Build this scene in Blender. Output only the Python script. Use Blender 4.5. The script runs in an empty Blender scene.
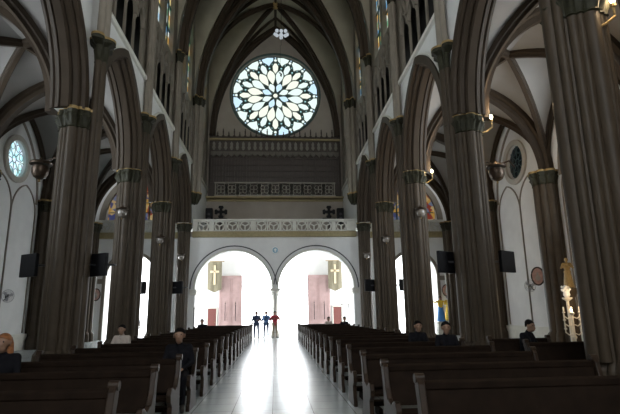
import bpy, bmesh, math, random
from mathutils import Vector, Matrix
random.seed(7)
PI = math.pi
S = 0.92                       # survey units -> metres, applied to every top-level object at the end
sc = bpy.context.scene
COL = sc.collection

# ------------------------------------------------------------------ materials
def mat(name, col, rough=0.6, var=0.12, scale=3.0, metal=0.0, bump=0.0, coat=0.0, spec=0.5):
    m = bpy.data.materials.new(name); m.use_nodes = True
    nt = m.node_tree; b = nt.nodes['Principled BSDF']
    b.inputs['Roughness'].default_value = rough
    b.inputs['Metallic'].default_value = metal
    b.inputs['Coat Weight'].default_value = coat
    b.inputs['Specular IOR Level'].default_value = spec
    tc = nt.nodes.new('ShaderNodeTexCoord')
    no = nt.nodes.new('ShaderNodeTexNoise'); no.inputs['Scale'].default_value = scale; no.inputs['Detail'].default_value = 5
    nt.links.new(tc.outputs['Object'], no.inputs['Vector'])
    r = nt.nodes.new('ShaderNodeValToRGB')
    r.color_ramp.elements[0].position = 0.3; r.color_ramp.elements[1].position = 0.7
    r.color_ramp.elements[0].color = (*[c * (1 - var) for c in col], 1)
    r.color_ramp.elements[1].color = (*[min(1, c * (1 + var)) for c in col], 1)
    nt.links.new(no.outputs['Fac'], r.inputs['Fac']); nt.links.new(r.outputs['Color'], b.inputs['Base Color'])
    if bump:
        bp = nt.nodes.new('ShaderNodeBump'); bp.inputs['Strength'].default_value = bump; bp.inputs['Distance'].default_value = 0.02
        nt.links.new(no.outputs['Fac'], bp.inputs['Height']); nt.links.new(bp.outputs['Normal'], b.inputs['Normal'])
    return m

def glow(name, col, strength, stained=None, scale=3.0):
    m = bpy.data.materials.new(name); m.use_nodes = True
    nt = m.node_tree; nt.nodes.clear()
    o = nt.nodes.new('ShaderNodeOutputMaterial'); e = nt.nodes.new('ShaderNodeEmission')
    e.inputs['Strength'].default_value = strength; e.inputs['Color'].default_value = (*col, 1)
    if stained:
        tc = nt.nodes.new('ShaderNodeTexCoord'); v = nt.nodes.new('ShaderNodeTexVoronoi'); v.inputs['Scale'].default_value = scale
        nt.links.new(tc.outputs['Object'], v.inputs['Vector'])
        r = nt.nodes.new('ShaderNodeValToRGB'); r.color_ramp.interpolation = 'CONSTANT'
        while len(r.color_ramp.elements) < len(stained): r.color_ramp.elements.new(0.5)
        for k, c in enumerate(stained):
            r.color_ramp.elements[k].position = k / len(stained); r.color_ramp.elements[k].color = (*c, 1)
        sp = nt.nodes.new('ShaderNodeSeparateColor'); nt.links.new(v.outputs['Color'], sp.inputs['Color'])
        nt.links.new(sp.outputs['Red'], r.inputs['Fac']); nt.links.new(r.outputs['Color'], e.inputs['Color'])
    nt.links.new(e.outputs['Emission'], o.inputs['Surface'])
    return m

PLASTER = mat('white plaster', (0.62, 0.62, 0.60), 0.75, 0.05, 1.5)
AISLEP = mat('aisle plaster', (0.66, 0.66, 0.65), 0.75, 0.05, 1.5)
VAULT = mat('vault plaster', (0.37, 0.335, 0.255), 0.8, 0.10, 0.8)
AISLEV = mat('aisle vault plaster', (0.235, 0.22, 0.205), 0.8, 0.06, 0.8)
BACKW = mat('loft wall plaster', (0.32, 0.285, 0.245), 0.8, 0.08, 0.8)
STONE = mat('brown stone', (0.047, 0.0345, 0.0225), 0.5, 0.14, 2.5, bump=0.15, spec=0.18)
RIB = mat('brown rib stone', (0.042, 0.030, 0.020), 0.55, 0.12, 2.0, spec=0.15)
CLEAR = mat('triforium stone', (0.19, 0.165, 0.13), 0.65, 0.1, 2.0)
CAPM = mat('olive carved stone', (0.022, 0.021, 0.011), 0.6, 0.25, 9.0, bump=0.5, spec=0.2)
ROUNDM = mat('round window moulding', (0.42, 0.39, 0.34), 0.65, 0.06, 4.0)
BLINDM = mat('taupe arch moulding', (0.20, 0.17, 0.135), 0.6, 0.1, 4.0)
GILT = mat('old gilding', (0.27, 0.18, 0.065), 0.5, 0.2, 8.0, metal=0.3)
CORN = mat('olive gilt cornice', (0.30, 0.245, 0.125), 0.6, 0.12, 6.0)
WOOD = mat('dark varnished wood', (0.012, 0.0072, 0.0046), 0.75, 0.3, 6.0, spec=0.06)
WOODE = mat('pew end wood', (0.026, 0.016, 0.010), 0.38, 0.3, 6.0, spec=0.18)
CASEW = mat('organ case wood', (0.036, 0.024, 0.017), 0.5, 0.25, 5.0)
VALM = mat('dim carved valance', (0.11, 0.10, 0.08), 0.6, 0.12, 5.0)
BALUS = mat('balustrade stone', (0.27, 0.255, 0.215), 0.6, 0.1, 5.0)
CASEL = mat('pale case carving', (0.19, 0.18, 0.15), 0.6, 0.1, 5.0)
PARAP = mat('parapet stone', (0.60, 0.59, 0.53), 0.65, 0.06, 4.0)
BLACK = mat('black plastic', (0.004, 0.004, 0.005), 0.5, 0.1, 5.0, spec=0.15)
DGREY = mat('dark grey metal', (0.05, 0.05, 0.055), 0.4, 0.1, 5.0, metal=0.6)
DARKV = mat('dark void stone', (0.02, 0.018, 0.015), 0.9, 0.1, 2.0)  # near-black colour paints the shade of the passage behind the triforium openings
TRAC = mat('rose tracery stone', (0.05, 0.085, 0.075), 0.6, 0.2, 4.0)
DOORM = mat('faded red door paint', (0.37, 0.25, 0.24), 0.5, 0.1, 3.0)  # pinkish base colour stands in for glare washing out the red leaves
REDD = mat('brick red door paint', (0.13, 0.035, 0.028), 0.5, 0.1, 3.0)
BANN = mat('olive banner cloth', (0.17, 0.15, 0.10), 0.85, 0.12, 8.0)
CROSSG = mat('gold cross cloth', (0.60, 0.50, 0.33), 0.7, 0.05, 8.0)
BLUEM = mat('blue medallion glaze', (0.20, 0.36, 0.45), 0.4, 0.1, 6.0)
WHITEC = mat('white glaze', (0.8, 0.8, 0.78), 0.35, 0.03, 6.0)
FANM = mat('pale grey fan plastic', (0.32, 0.32, 0.33), 0.45, 0.05, 5.0)
PINK = mat('pink plaque', (0.42, 0.25, 0.21), 0.5, 0.2, 9.0)
BOWLM = mat('bronze bowl', (0.05, 0.032, 0.02), 0.4, 0.3, 9.0, metal=0.6)
BOWLG = mat('cloudy glass bowl', (0.16, 0.14, 0.12), 0.12, 0.2, 9.0, coat=0.6)
PLAZA = mat('pale plaza paving', (0.75, 0.74, 0.72), 0.8, 0.04, 0.6)
GLASSD = mat('dark unlit glass', (0.015, 0.03, 0.05), 0.12, 0.4, 6.0)
WROUGHT = mat('white wrought ornament', (0.45, 0.42, 0.36), 0.5, 0.06, 6.0)
SKIN = mat('skin', (0.22, 0.125, 0.08), 0.6, 0.06, 8.0)
HAIRD = mat('black hair', (0.006, 0.005, 0.0045), 0.85, 0.3, 30.0, spec=0.08)
HAIRB = mat('auburn hair', (0.22, 0.085, 0.03), 0.5, 0.3, 30.0)
NAVY = mat('navy cloth', (0.03, 0.045, 0.10), 0.8, 0.1, 10.0)
BLUEC = mat('blue cloth', (0.06, 0.13, 0.28), 0.8, 0.1, 10.0)
REDC = mat('red cloth', (0.42, 0.05, 0.07), 0.8, 0.1, 10.0)
KHAKI = mat('khaki cloth', (0.28, 0.23, 0.16), 0.8, 0.1, 10.0)
BLACKC = mat('black cloth', (0.007, 0.007, 0.009), 0.9, 0.1, 10.0, spec=0.1)
BEIGEC = mat('pale shirt cloth', (0.36, 0.31, 0.27), 0.85, 0.08, 10.0)
YELC = mat('yellow robe paint', (0.75, 0.50, 0.05), 0.6, 0.08, 10.0)
ROBEB = mat('blue robe paint', (0.05, 0.22, 0.55), 0.6, 0.08, 10.0)
SHOE = mat('dark shoe leather', (0.02, 0.018, 0.016), 0.5, 0.1, 10.0)
PAPER = mat('white paper', (0.8, 0.8, 0.8), 0.7, 0.02, 5.0)
BULB = glow('lit bulb', (1.0, 0.82, 0.55), 30)
CRYST = glow('lit globe glass', (0.80, 0.88, 0.95), 0.55)
G_WHITE = glow('white lit glass', (0.84, 1.0, 0.95), 1.05)
G_YEL = glow('pale yellow lit glass', (0.94, 1.0, 0.86), 1.05)
G_BLUE = glow('pale blue lit glass', (0.62, 0.85, 1.0), 1.1)
G_AQUA = glow('aqua lit glass', (0.45, 0.80, 0.82), 0.8)
G_OCU = glow('oculus lit glass', (0.6, 0.9, 1.0), 1.25, [(0.55, 0.85, 0.95), (0.75, 0.97, 1.0), (0.45, 0.8, 0.85), (0.7, 0.85, 1.0)], 5.0)
G_STAIN = glow('stained lit glass', (0.6, 0.7, 0.8), 1.0, [(0.12, 0.30, 0.5), (0.75, 0.80, 0.75), (0.55, 0.30, 0.08), (0.15, 0.35, 0.2), (0.75, 0.60, 0.25), (0.4, 0.6, 0.75)], 2.6)
G_WARM = glow('amber stained lit glass', (0.8, 0.5, 0.2), 0.35, [(0.10, 0.12, 0.3), (0.85, 0.5, 0.12), (0.4, 0.08, 0.05), (0.9, 0.65, 0.3), (0.25, 0.3, 0.45)], 3.2)

def floor_mat():
    m = bpy.data.materials.new('polished stone tiles'); m.use_nodes = True
    nt = m.node_tree; b = nt.nodes['Principled BSDF']
    tc = nt.nodes.new('ShaderNodeTexCoord')
    br = nt.nodes.new('ShaderNodeTexBrick'); br.offset = 0.0
    br.inputs['Scale'].default_value = 1.0; br.inputs['Mortar Size'].default_value = 0.008
    br.inputs['Brick Width'].default_value = 0.72; br.inputs['Row Height'].default_value = 0.72
    br.inputs['Color1'].default_value = (0.53, 0.57, 0.58, 1); br.inputs['Color2'].default_value = (0.47, 0.51, 0.52, 1)
    br.inputs['Mortar'].default_value = (0.20, 0.20, 0.20, 1)
    nt.links.new(tc.outputs['Object'], br.inputs['Vector'])
    nt.links.new(br.outputs['Color'], b.inputs['Base Color'])
    no = nt.nodes.new('ShaderNodeTexNoise'); no.inputs['Scale'].default_value = 2.5
    nt.links.new(tc.outputs['Object'], no.inputs['Vector'])
    mr = nt.nodes.new('ShaderNodeMapRange'); mr.inputs['To Min'].default_value = 0.19; mr.inputs['To Max'].default_value = 0.29
    nt.links.new(no.outputs['Fac'], mr.inputs['Value']); nt.links.new(mr.outputs['Result'], b.inputs['Roughness'])
    return m
FLOORM = floor_mat()

# ------------------------------------------------------------------ mesh helpers
class MB:
    def __init__(self): self.v = []; self.f = []; self.mi = []
    def add(self, vs, fs, mi=0):
        o = len(self.v); self.v += [tuple(x) for x in vs]
        for f in fs: self.f.append([i + o for i in f]); self.mi.append(mi)
    def box(self, x0, x1, y0, y1, z0, z1, mi=0):
        self.add([(x0, y0, z0), (x1, y0, z0), (x1, y1, z0), (x0, y1, z0), (x0, y0, z1), (x1, y0, z1), (x1, y1, z1), (x0, y1, z1)],
                 [(0, 3, 2, 1), (4, 5, 6, 7), (0, 1, 5, 4), (1, 2, 6, 5), (2, 3, 7, 6), (3, 0, 4, 7)], mi)
    def prism(self, pts, mapf, t0, t1, mi=0):          # closed 2D outline extruded; mapf(u, v, t) -> xyz
        n = len(pts); vs = [mapf(u, v, t0) for u, v in pts] + [mapf(u, v, t1) for u, v in pts]
        self.add(vs, [list(range(n))[::-1], list(range(n, 2 * n))] + [(i, (i + 1) % n, n + (i + 1) % n, n + i) for i in range(n)], mi)
    def rings(self, rings, mi=0, close=False):          # loft of equal length closed rings, capped
        n = len(rings[0]); vs = [p for r in rings for p in r]; fs = []
        for k in range(len(rings) - 1 + (1 if close else 0)):
            a, b = k * n, ((k + 1) % len(rings)) * n
            for i in range(n): fs.append((a + i, a + (i + 1) % n, b + (i + 1) % n, b + i))
        if not close:
            fs.append(list(range(n))[::-1]); L = (len(rings) - 1) * n; fs.append(list(range(L, L + n)))
        self.add(vs, fs, mi)
    def lathe(self, prof, c=(0, 0, 0), n=20, mi=0):     # (r, z) profile round the vertical
        self.rings([[(c[0] + r * math.cos(2 * PI * i / n), c[1] + r * math.sin(2 * PI * i / n), c[2] + z) for i in range(n)] for r, z in prof], mi)
    def tube(self, pts, rad, n=8, mi=0, close=False):
        pts = [Vector(p) for p in pts]; rs = []
        rad = rad if isinstance(rad, (list, tuple)) else [rad] * len(pts)
        for k, p in enumerate(pts):
            if close: t = (pts[(k + 1) % len(pts)] - pts[k - 1]).normalized()
            else: t = (pts[min(k + 1, len(pts) - 1)] - pts[max(k - 1, 0)]).normalized()
            up = Vector((0, 0, 1)) if abs(t.z) < 0.95 else Vector((0, 1, 0))
            a = t.cross(up).normalized(); b = a.cross(t)
            rs.append([p + (a * math.cos(2 * PI * i / n) + b * math.sin(2 * PI * i / n)) * rad[k] for i in range(n)])
        self.rings(rs, mi, close)
    def sweep(self, pts, bdir, prof, inside, mi=0, close=False):   # profile (b, n): b along bdir, n away from 'inside'
        pts = [Vector(p) for p in pts]; b = Vector(bdir).normalized(); ins = Vector(inside); rs = []
        for k, p in enumerate(pts):
            if close: t = pts[(k + 1) % len(pts)] - pts[k - 1]
            else: t = pts[min(k + 1, len(pts) - 1)] - pts[max(k - 1, 0)]
            t.normalize(); n = t.cross(b).normalized()
            if n.dot(p - ins) < 0: n = -n
            rs.append([p + b * q[0] + n * q[1] for q in prof])
        self.rings(rs, mi, close)
    def ball(self, c, r, n=12, m=8, mi=0):
        r = r if isinstance(r, (tuple, list)) else (r, r, r)
        rs = []
        for k in range(m + 1):
            a = -PI / 2 + PI * k / m; a = max(-1.5, min(1.5, a))
            rs.append([(c[0] + r[0] * math.cos(a) * math.cos(2 * PI * i / n), c[1] + r[1] * math.cos(a) * math.sin(2 * PI * i / n), c[2] + r[2] * math.sin(a)) for i in range(n)])
        self.rings(rs, mi)
    def build(self, name, mats, parent=None, smooth=False, bevel=0):
        me = bpy.data.meshes.new(name); me.from_pydata(self.v, [], self.f)
        mats = mats if isinstance(mats, (list, tuple)) else [mats]
        for m in mats: me.materials.append(m)
        for p, i in zip(me.polygons, self.mi): p.material_index = i; p.use_smooth = smooth
        bm = bmesh.new(); bm.from_mesh(me); bmesh.ops.recalc_face_normals(bm, faces=bm.faces); bm.to_mesh(me); bm.free()
        o = bpy.data.objects.new(name, me); COL.objects.link(o)
        if parent: o.parent = parent
        if bevel:
            bv = o.modifiers.new('Bevel', 'BEVEL'); bv.width = bevel; bv.segments = 2; bv.limit_method = 'ANGLE'
        if smooth: me.set_sharp_from_angle(angle=.55)
        return o

def tag(o, label=None, cat=None, group=None, kind=None):
    if label: o['label'] = label
    if cat: o['category'] = cat
    if group: o['group'] = group
    if kind: o['kind'] = kind
    return o
def empty(name, loc=(0, 0, 0), rz=0.0):
    o = bpy.data.objects.new(name, None); o.location = loc; o.rotation_euler = (0, 0, rz); o.empty_display_size = 0.2
    COL.objects.link(o); return o
def dup(o, parent=None):
    c = o.copy(); COL.objects.link(c)
    c.parent = parent
    for ch in list(o.children): dup(ch, c)
    return c
ORD = ['first', 'second', 'third', 'fourth', 'fifth', 'sixth', 'seventh', 'eighth', 'ninth', 'tenth', 'eleventh', 'twelfth', 'thirteenth',
       'fourteenth', 'fifteenth', 'sixteenth', 'seventeenth', 'eighteenth', 'nineteenth', 'twentieth']

def pz(u, a, h):                                        # height of a pointed arch at offset u from its axis
    r = (a * a + h * h) / (2 * a); e = r - a
    return math.sqrt(max(0.0, r * r - (min(abs(u), a) + e) ** 2))
def pointed(a, h, n=14):                                # (s, z) points spring - apex - spring
    r = (a * a + h * h) / (2 * a); e = r - a; th = math.acos(e / r)
    left = [(e - r * math.cos(th * k / n), r * math.sin(th * k / n)) for k in range(n + 1)]
    return left + [(-s, z) for s, z in left[-2::-1]]
def semi(a, n=32): return [(-a * math.cos(PI * k / n), a * math.sin(PI * k / n)) for k in range(n + 1)]

def holed(mb, s0, s1, z0, z1, holes, t0, t1, mp, mi=0, mr=None):
    """slab with openings: each hole is (sa, sb, lo(s), hi(s)); mp(s, z, t) -> xyz"""
    mr = mi if mr is None else mr
    ss = {round(s0, 5), round(s1, 5)}
    for sa, sb, lo, hi in holes:
        for k in range(25): ss.add(round((sa + sb) / 2 - (sb - sa) / 2 * math.cos(PI * k / 24), 5))
    ss = sorted(s for s in ss if s0 - 1e-6 <= s <= s1 + 1e-6)
    for a, b in zip(ss, ss[1:]):
        mid = (a + b) / 2; hs = sorted([h for h in holes if h[0] < mid < h[1]], key=lambda h: h[2](mid))
        edges = [(z0, z0)]
        for h in hs:
            edges += [(h[2](a), h[2](b)), (h[3](a), h[3](b))]
        edges.append((z1, z1))
        for k in range(0, len(edges), 2):
            (la, lb), (ha, hb) = edges[k], edges[k + 1]
            if ha - la < 1e-5 and hb - lb < 1e-5: continue
            vs = [mp(a, la, t0), mp(b, lb, t0), mp(b, hb, t0), mp(a, ha, t0), mp(a, la, t1), mp(b, lb, t1), mp(b, hb, t1), mp(a, ha, t1)]
            mb.add(vs, [(0, 1, 2, 3), (7, 6, 5, 4)], mi)
            fr = []
            if k > 0 or True: fr.append((0, 4, 5, 1))
            fr.append((3, 2, 6, 7)); mb.add(vs, fr, mr)
    for sa, sb, lo, hi in holes:
        for q in (sa, sb):
            if hi(q) - lo(q) > 1e-4:
                mb.add([mp(q, lo(q), t0), mp(q, lo(q), t1), mp(q, hi(q), t1), mp(q, hi(q), t0)], [(0, 1, 2, 3)], mr)
    for q in (s0, s1): mb.add([mp(q, z0, t0), mp(q, z0, t1), mp(q, z1, t1), mp(q, z1, t0)], [(0, 1, 2, 3)], mi)

def lancet(c, a, zlo, zspring, rise): return (c - a, c + a, lambda s: zlo, lambda s: zspring + pz(s - c, a, rise))
def roundarch(c, a, zlo, zspring): return (c - a, c + a, lambda s: zlo, lambda s: zspring + math.sqrt(max(0, a * a - (s - c) ** 2)))
def circ(c, zc, r): return (c - r, c + r, lambda s: zc - math.sqrt(max(0, r * r - (s - c) ** 2)), lambda s: zc + math.sqrt(max(0, r * r - (s - c) ** 2)))

# ------------------------------------------------------------------ key dimensions (survey units)
BAY = 6.72
PY = [9.0, 15.70, 22.42, 29.08, 35.95]                 # pier centres along the nave
PX = 6.75
XW = 13.85                                              # outer aisle wall
YS = 37.0                                               # arched screen under the gallery
YB = 44.0                                               # back wall with the rose
ZC = 8.35                                               # arcade springing
ZT = 13.0                                               # triforium sill
ZV = 18.4; HV = 11.6; AV = 6.1                          # nave vault springing, rise, half span
Y0 = 2.43                                               # last modelled pier line

# ------------------------------------------------------------------ floor, outside
m = MB(); m.box(-XW - .3, XW + .3, -6.3, YB + .3, -0.2, 0); f = m.build('floor', FLOORM); tag(f, 'polished pale stone tile floor of the church', 'floor', kind='structure')
m = MB(); m.box(-60, 60, YB + .3, YB + 60, -0.25, -0.05); f = m.build('ground', PLAZA); tag(f, 'sunlit pale plaza outside the open doors', 'ground', kind='structure')

# ------------------------------------------------------------------ piers
def radial(circles, n=180):
    out = []
    for k in range(n):
        t = 2 * PI * k / n; best = 0
        for d, ang, rho in circles:
            dl = t - ang; s2 = rho * rho - (d * math.sin(dl)) ** 2
            if s2 >= 0 and (d * math.cos(dl) + math.sqrt(s2)) > best: best = d * math.cos(dl) + math.sqrt(s2)
        out.append((best * math.cos(t), best * math.sin(t)))
    return out
core = [(0, 0, .47)] + [(.56, k * PI / 2, .20) for k in range(4)] + [(.60, k * PI / 2 + s * .46, .085) for k in range(4) for s in (1, -1)] + [(.575, PI / 4 + k * PI / 2, .135) for k in range(4)]
PROF = [(x * .80, y * .80) for x, y in radial(core)]
def ring(prof, z, k=1.0, dx=0, dy=0): return [(dx + x * k, dy + y * k, z) for x, y in prof]
def cap_loft(mb, prof, z0, z1, k0=1.0, k1=1.28, dx=0, dy=0, lobes=16, mi=0):
    rs = []; n = len(prof)
    for z, k, am in ((0, k0, 0), (.04, k0 * 1.07, 0), (.10, k0 * 1.02, 0), (.25, k0 * 1.05, .03), (.45, k0 * 1.10, .06), (.62, k0 * 1.19, .09), (.72, k0 * 1.14, .03), (.86, k1 * 0.97, .06), (1.0, k1, 0)):
        rs.append([(dx + x * k * (1 + am * math.sin(lobes * 2 * PI * i / n)), dy + y * k * (1 + am * math.sin(lobes * 2 * PI * i / n)), z0 + (z1 - z0) * z) for i, (x, y) in enumerate(prof)])
    mb.rings(rs, mi)
shaft_c = radial([(0, 0, .17), (.06, 0, .15), (.06, PI, .15), (.21, PI / 2, .10), (.21, -PI / 2, .10)], 120)
wide_c = radial([(0, 0, .33), (.36, PI / 2, .16), (.36, -PI / 2, .16), (.34, 0, .17), (.34, PI, .17), (.42, PI / 4, .11), (.42, -PI / 4, .11), (.42, 3 * PI / 4, .11), (.42, -3 * PI / 4, .11), (.60, PI / 2, .08), (.60, -PI / 2, .08)], 90)

def make_pier(side):                                    # side -1: nave lies towards +X
    r = empty('clustered_pier'); nx = -side * 0.55
    m = MB()
    m.rings([ring(PROF, 0, 1.32), ring(PROF, .35, 1.32), ring(PROF, .42, 1.2), ring(PROF, .6, 1.17), ring(PROF, .72, 1.04), ring(PROF, .75, 1.0)]); m.build('base', STONE, r)
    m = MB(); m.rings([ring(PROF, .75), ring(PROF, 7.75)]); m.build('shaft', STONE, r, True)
    m = MB(); cap_loft(m, PROF, 7.72, 8.32, 1.0, 1.14); c = m.build('capital', CAPM, r, True)
    m = MB(); m.rings([ring(PROF, 8.32, 1.15), ring(PROF, 8.42, 1.15)]); m.build('abacus', GILT, c)
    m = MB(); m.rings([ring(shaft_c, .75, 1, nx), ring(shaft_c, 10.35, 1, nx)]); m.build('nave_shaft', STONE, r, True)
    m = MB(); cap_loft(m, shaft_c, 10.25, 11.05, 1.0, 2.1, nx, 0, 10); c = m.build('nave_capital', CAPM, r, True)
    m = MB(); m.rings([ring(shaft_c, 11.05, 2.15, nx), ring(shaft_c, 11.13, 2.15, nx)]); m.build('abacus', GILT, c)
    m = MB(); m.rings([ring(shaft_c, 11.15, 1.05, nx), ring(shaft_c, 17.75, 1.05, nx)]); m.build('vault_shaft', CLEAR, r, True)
    m = MB(); cap_loft(m, shaft_c, 17.7, 18.35, 1.05, 1.6, nx, 0, 10); c = m.build('vault_capital', CAPM, r, True)
    m = MB(); m.rings([ring(shaft_c, 18.35, 1.65, nx), ring(shaft_c, 18.45, 1.65, nx)]); m.build('abacus', GILT, c)
    return r
def make_end_pier(side):
    r = empty('clustered_pier'); nx = -side * 0.62; k = .76
    m = MB(); m.rings([ring(PROF, 0, 1.1), ring(PROF, .35, 1.1), ring(PROF, .42, .95), ring(PROF, .75, k)]); m.build('base', STONE, r)
    m = MB(); m.rings([ring(PROF, .75, k), ring(PROF, 7.75, k)]); m.build('shaft', STONE, r, True)
    m = MB(); cap_loft(m, PROF, 7.72, 8.32, k, .9); c = m.build('capital', CAPM, r, True)
    m = MB(); m.rings([ring(PROF, 8.32, .92), ring(PROF, 8.42, .92)]); m.build('abacus', GILT, c)
    m = MB(); m.rings([ring(PROF, 8.42, k), ring(PROF, 10.0, k)]); m.build('upper_shaft', STONE, r, True)
    m = MB(); m.rings([ring(wide_c, 9.9, .6, nx), ring(wide_c, 10.35, 1.05, nx), ring(wide_c, 10.62, 1.12, nx)]); c = m.build('corbel', CAPM, r)
    m = MB(); m.rings([ring(wide_c, 10.62, 1.14, nx), ring(wide_c, 10.74, 1.14, nx)]); m.build('gilt_band', GILT, c)
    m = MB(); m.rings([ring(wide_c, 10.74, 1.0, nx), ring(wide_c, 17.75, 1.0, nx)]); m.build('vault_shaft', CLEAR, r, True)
    m = MB(); cap_loft(m, wide_c, 17.7, 18.35, 1.0, 1.22, nx, 0, 14); c = m.build('vault_capital', CAPM, r, True)
    m = MB(); m.rings([ring(wide_c, 18.35, 1.26, nx), ring(wide_c, 18.45, 1.26, nx)]); m.build('abacus', GILT, c)
    return r
PIERLAB = {(-1, 0): 'clustered brown stone pier just outside the left edge of the picture', (1, 0): 'huge clustered dark stone pier cut off by the right edge of the picture',
           (-1, 1): 'broad clustered stone pier between two black screens, left of the nave', (1, 1): 'broad clustered stone pier between two black screens, right of the nave',
           (-1, 2): 'clustered stone pier behind the man in the pale shirt, left of the nave', (1, 2): 'clustered stone pier beside the yellow and blue statues, right of the nave',
           (-1, 3): 'slender clustered stone pier with two small black screens, left of the nave', (1, 3): 'slender clustered stone pier with two small black screens, right of the nave',
           (-1, 4): 'clustered pier joining the left end of the white gallery front', (1, 4): 'clustered pier joining the right end of the white gallery front'}
for side in (-1, 1):
    p0 = make_pier(side); pe = make_end_pier(side)
    for k, y in enumerate(PY):
        r = (p0 if k == 0 else dup(p0)) if k < 4 else pe
        r.location = (side * PX + {(1, 0): -.13, (-1, 1): .2}.get((side, k), 0), y, 0)
        tag(r, PIERLAB[side, k], 'pillar', 'clustered piers of the nave arcades')

# ------------------------------------------------------------------ nave arcade walls (arcade, triforium, clerestory)
ARC_A, ARC_H = 2.72, 3.95
arcprof = [(-.56, .42), (-.56, .10), (-.46, .06), (-.40, .10), (-.34, .0), (-.22, -.04), (-.18, .02), (-.12, -.12), (.12, -.12), (.18, .02), (.22, -.04), (.34, .0), (.40, .10), (.46, .06), (.56, .10), (.56, .42)]
piers_y = [Y0] + PY
for side in (-1, 1):
    nm = 'left' if side < 0 else 'right'
    mp = lambda s, z, t, side=side: (side * t, s, z)
    m = MB(); holes = []
    for a, b in zip(piers_y, piers_y[1:]):
        c = (a + b) / 2; holes.append((c - ARC_A - .1, c + ARC_A + .1, lambda s: ZC - .01, lambda s, c=c: ZC + pz((s - c) * ARC_A / (ARC_A + .1), ARC_A, ARC_H) + .12))
    holed(m, Y0 - .5, YB, ZC, ZT, holes, 6.36, 7.15, mp)
    m.box(min(side * 6.3, side * 7.2), max(side * 6.3, side * 7.2), -6.3, Y0 + .5, 0, 31, 0)
    w = m.build('wall_nave_' + nm, PLASTER); tag(w, 'white plastered arcade wall with pointed arches on the %s of the nave' % nm, 'wall', kind='structure')
    for a, b in zip(piers_y, piers_y[1:]):
        c = (a + b) / 2; m = MB()
        m.sweep([(side * 6.755, c + s, ZC + z) for s, z in pointed(ARC_A, ARC_H, 16)], (1, 0, 0), arcprof, (side * 6.755, c, ZC - 2))
        m.build('arch_molding', RIB, w)
        m = MB()                                        # slim hood round the arch on the nave face
        m.sweep([(side * 6.34, c + s, ZC + z) for s, z in pointed(ARC_A + .5, ARC_H + .45, 16)][2:-2], (1, 0, 0), [(-.07, -.05), (.07, -.05), (.07, .06), (-.07, .06)], (side * 6.34, c, ZC - 2))
        m.build('hood_molding', PARAP, w)
    # string course, triforium, clerestory
    m = MB(); m.box(min(side * 6.22, side * 6.5), max(side * 6.22, side * 6.5), Y0, YB, ZT - .06, ZT + .14)
    m.build('string_course', PARAP, w, bevel=.03)
    m = MB(); holes = []; tri = []
    ends = piers_y + [YB]
    for a, b in zip(ends, ends[1:]):
        c = (a + b) / 2; L = b - a
        for k in range(4):
            tri.append(lancet(c + (k - 1.5) * 1.25, .53, ZT + .25, ZT + 2.2, .95))
        for k in range(2):
            holes.append(lancet(c + (k - .5) * 2.5, .95, ZT + 4.6, ZT + 9.5, 1.9))
    holed(m, Y0 - .5, YB, ZT, ZT + 3.9, tri, 6.42, 6.50, mp)
    holed(m, Y0 - .5, YB, ZT + 3.9, 31, holes, 6.42, 6.9, mp)
    up = m.build('clerestory_wall', CLEAR, w)
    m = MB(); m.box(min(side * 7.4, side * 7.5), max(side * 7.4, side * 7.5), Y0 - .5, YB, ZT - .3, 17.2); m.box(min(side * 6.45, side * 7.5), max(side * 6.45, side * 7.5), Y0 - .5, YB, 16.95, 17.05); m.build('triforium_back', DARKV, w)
    # triforium colonnettes and gables
    for a, b in zip(ends, ends[1:]):
        c = (a + b) / 2; m = MB()
        for k in range(5):
            y = c + (k - 2) * 1.25
            m.lathe([(.08, 0), (.08, .15), (.05, .22), (.05, 1.95), (.09, 2.1), (.09, 2.25)], (side * 6.44, y, ZT + .12), 10)
        for k in range(4):
            y = c + (k - 1.5) * 1.25
            m.sweep([(side * 6.39, y + s, ZT + 2.3 + z) for s, z in pointed(.52, .85, 8)], (1, 0, 0), [(-.08, -.06), (.08, -.06), (.08, .07), (-.08, .07)], (side * 6.39, y, ZT))
            m.prism([(y - .62, ZT + 2.75), (y - .5, ZT + 2.75), (y, ZT + 3.75), (y + .5, ZT + 2.75), (y + .62, ZT + 2.75), (y, ZT + 4.0)], lambda u, v, t, side=side: (side * t, u, v), 6.28, 6.42)
        m.build('triforium_arcade', CLEAR, w)
        for k in range(2):
            y = c + (k - .5) * 2.5; m = MB()
            m.prism([(y - .95, ZT + 4.6)] + [(y + s, ZT + 9.5 + z) for s, z in pointed(.95, 1.9, 10)] + [(y + .95, ZT + 4.6)], lambda u, v, t, side=side: (side * t, u, v), 6.7, 6.74)
            wi = m.build('window_%d' % (1 + k), G_STAIN, w)
            m = MB()
            for q in (-.32, .32): m.box(min(side * 6.62, side * 6.72), max(side * 6.62, side * 6.72), y + q - .04, y + q + .04, ZT + 4.6, ZT + 9.9)
            for z in (6.2, 7.8, 9.5): m.box(min(side * 6.62, side * 6.72), max(side * 6.62, side * 6.72), y - .95, y + .95, ZT + z - .03, ZT + z + .03)
            m.build('window_bar', TRAC, wi)

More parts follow.
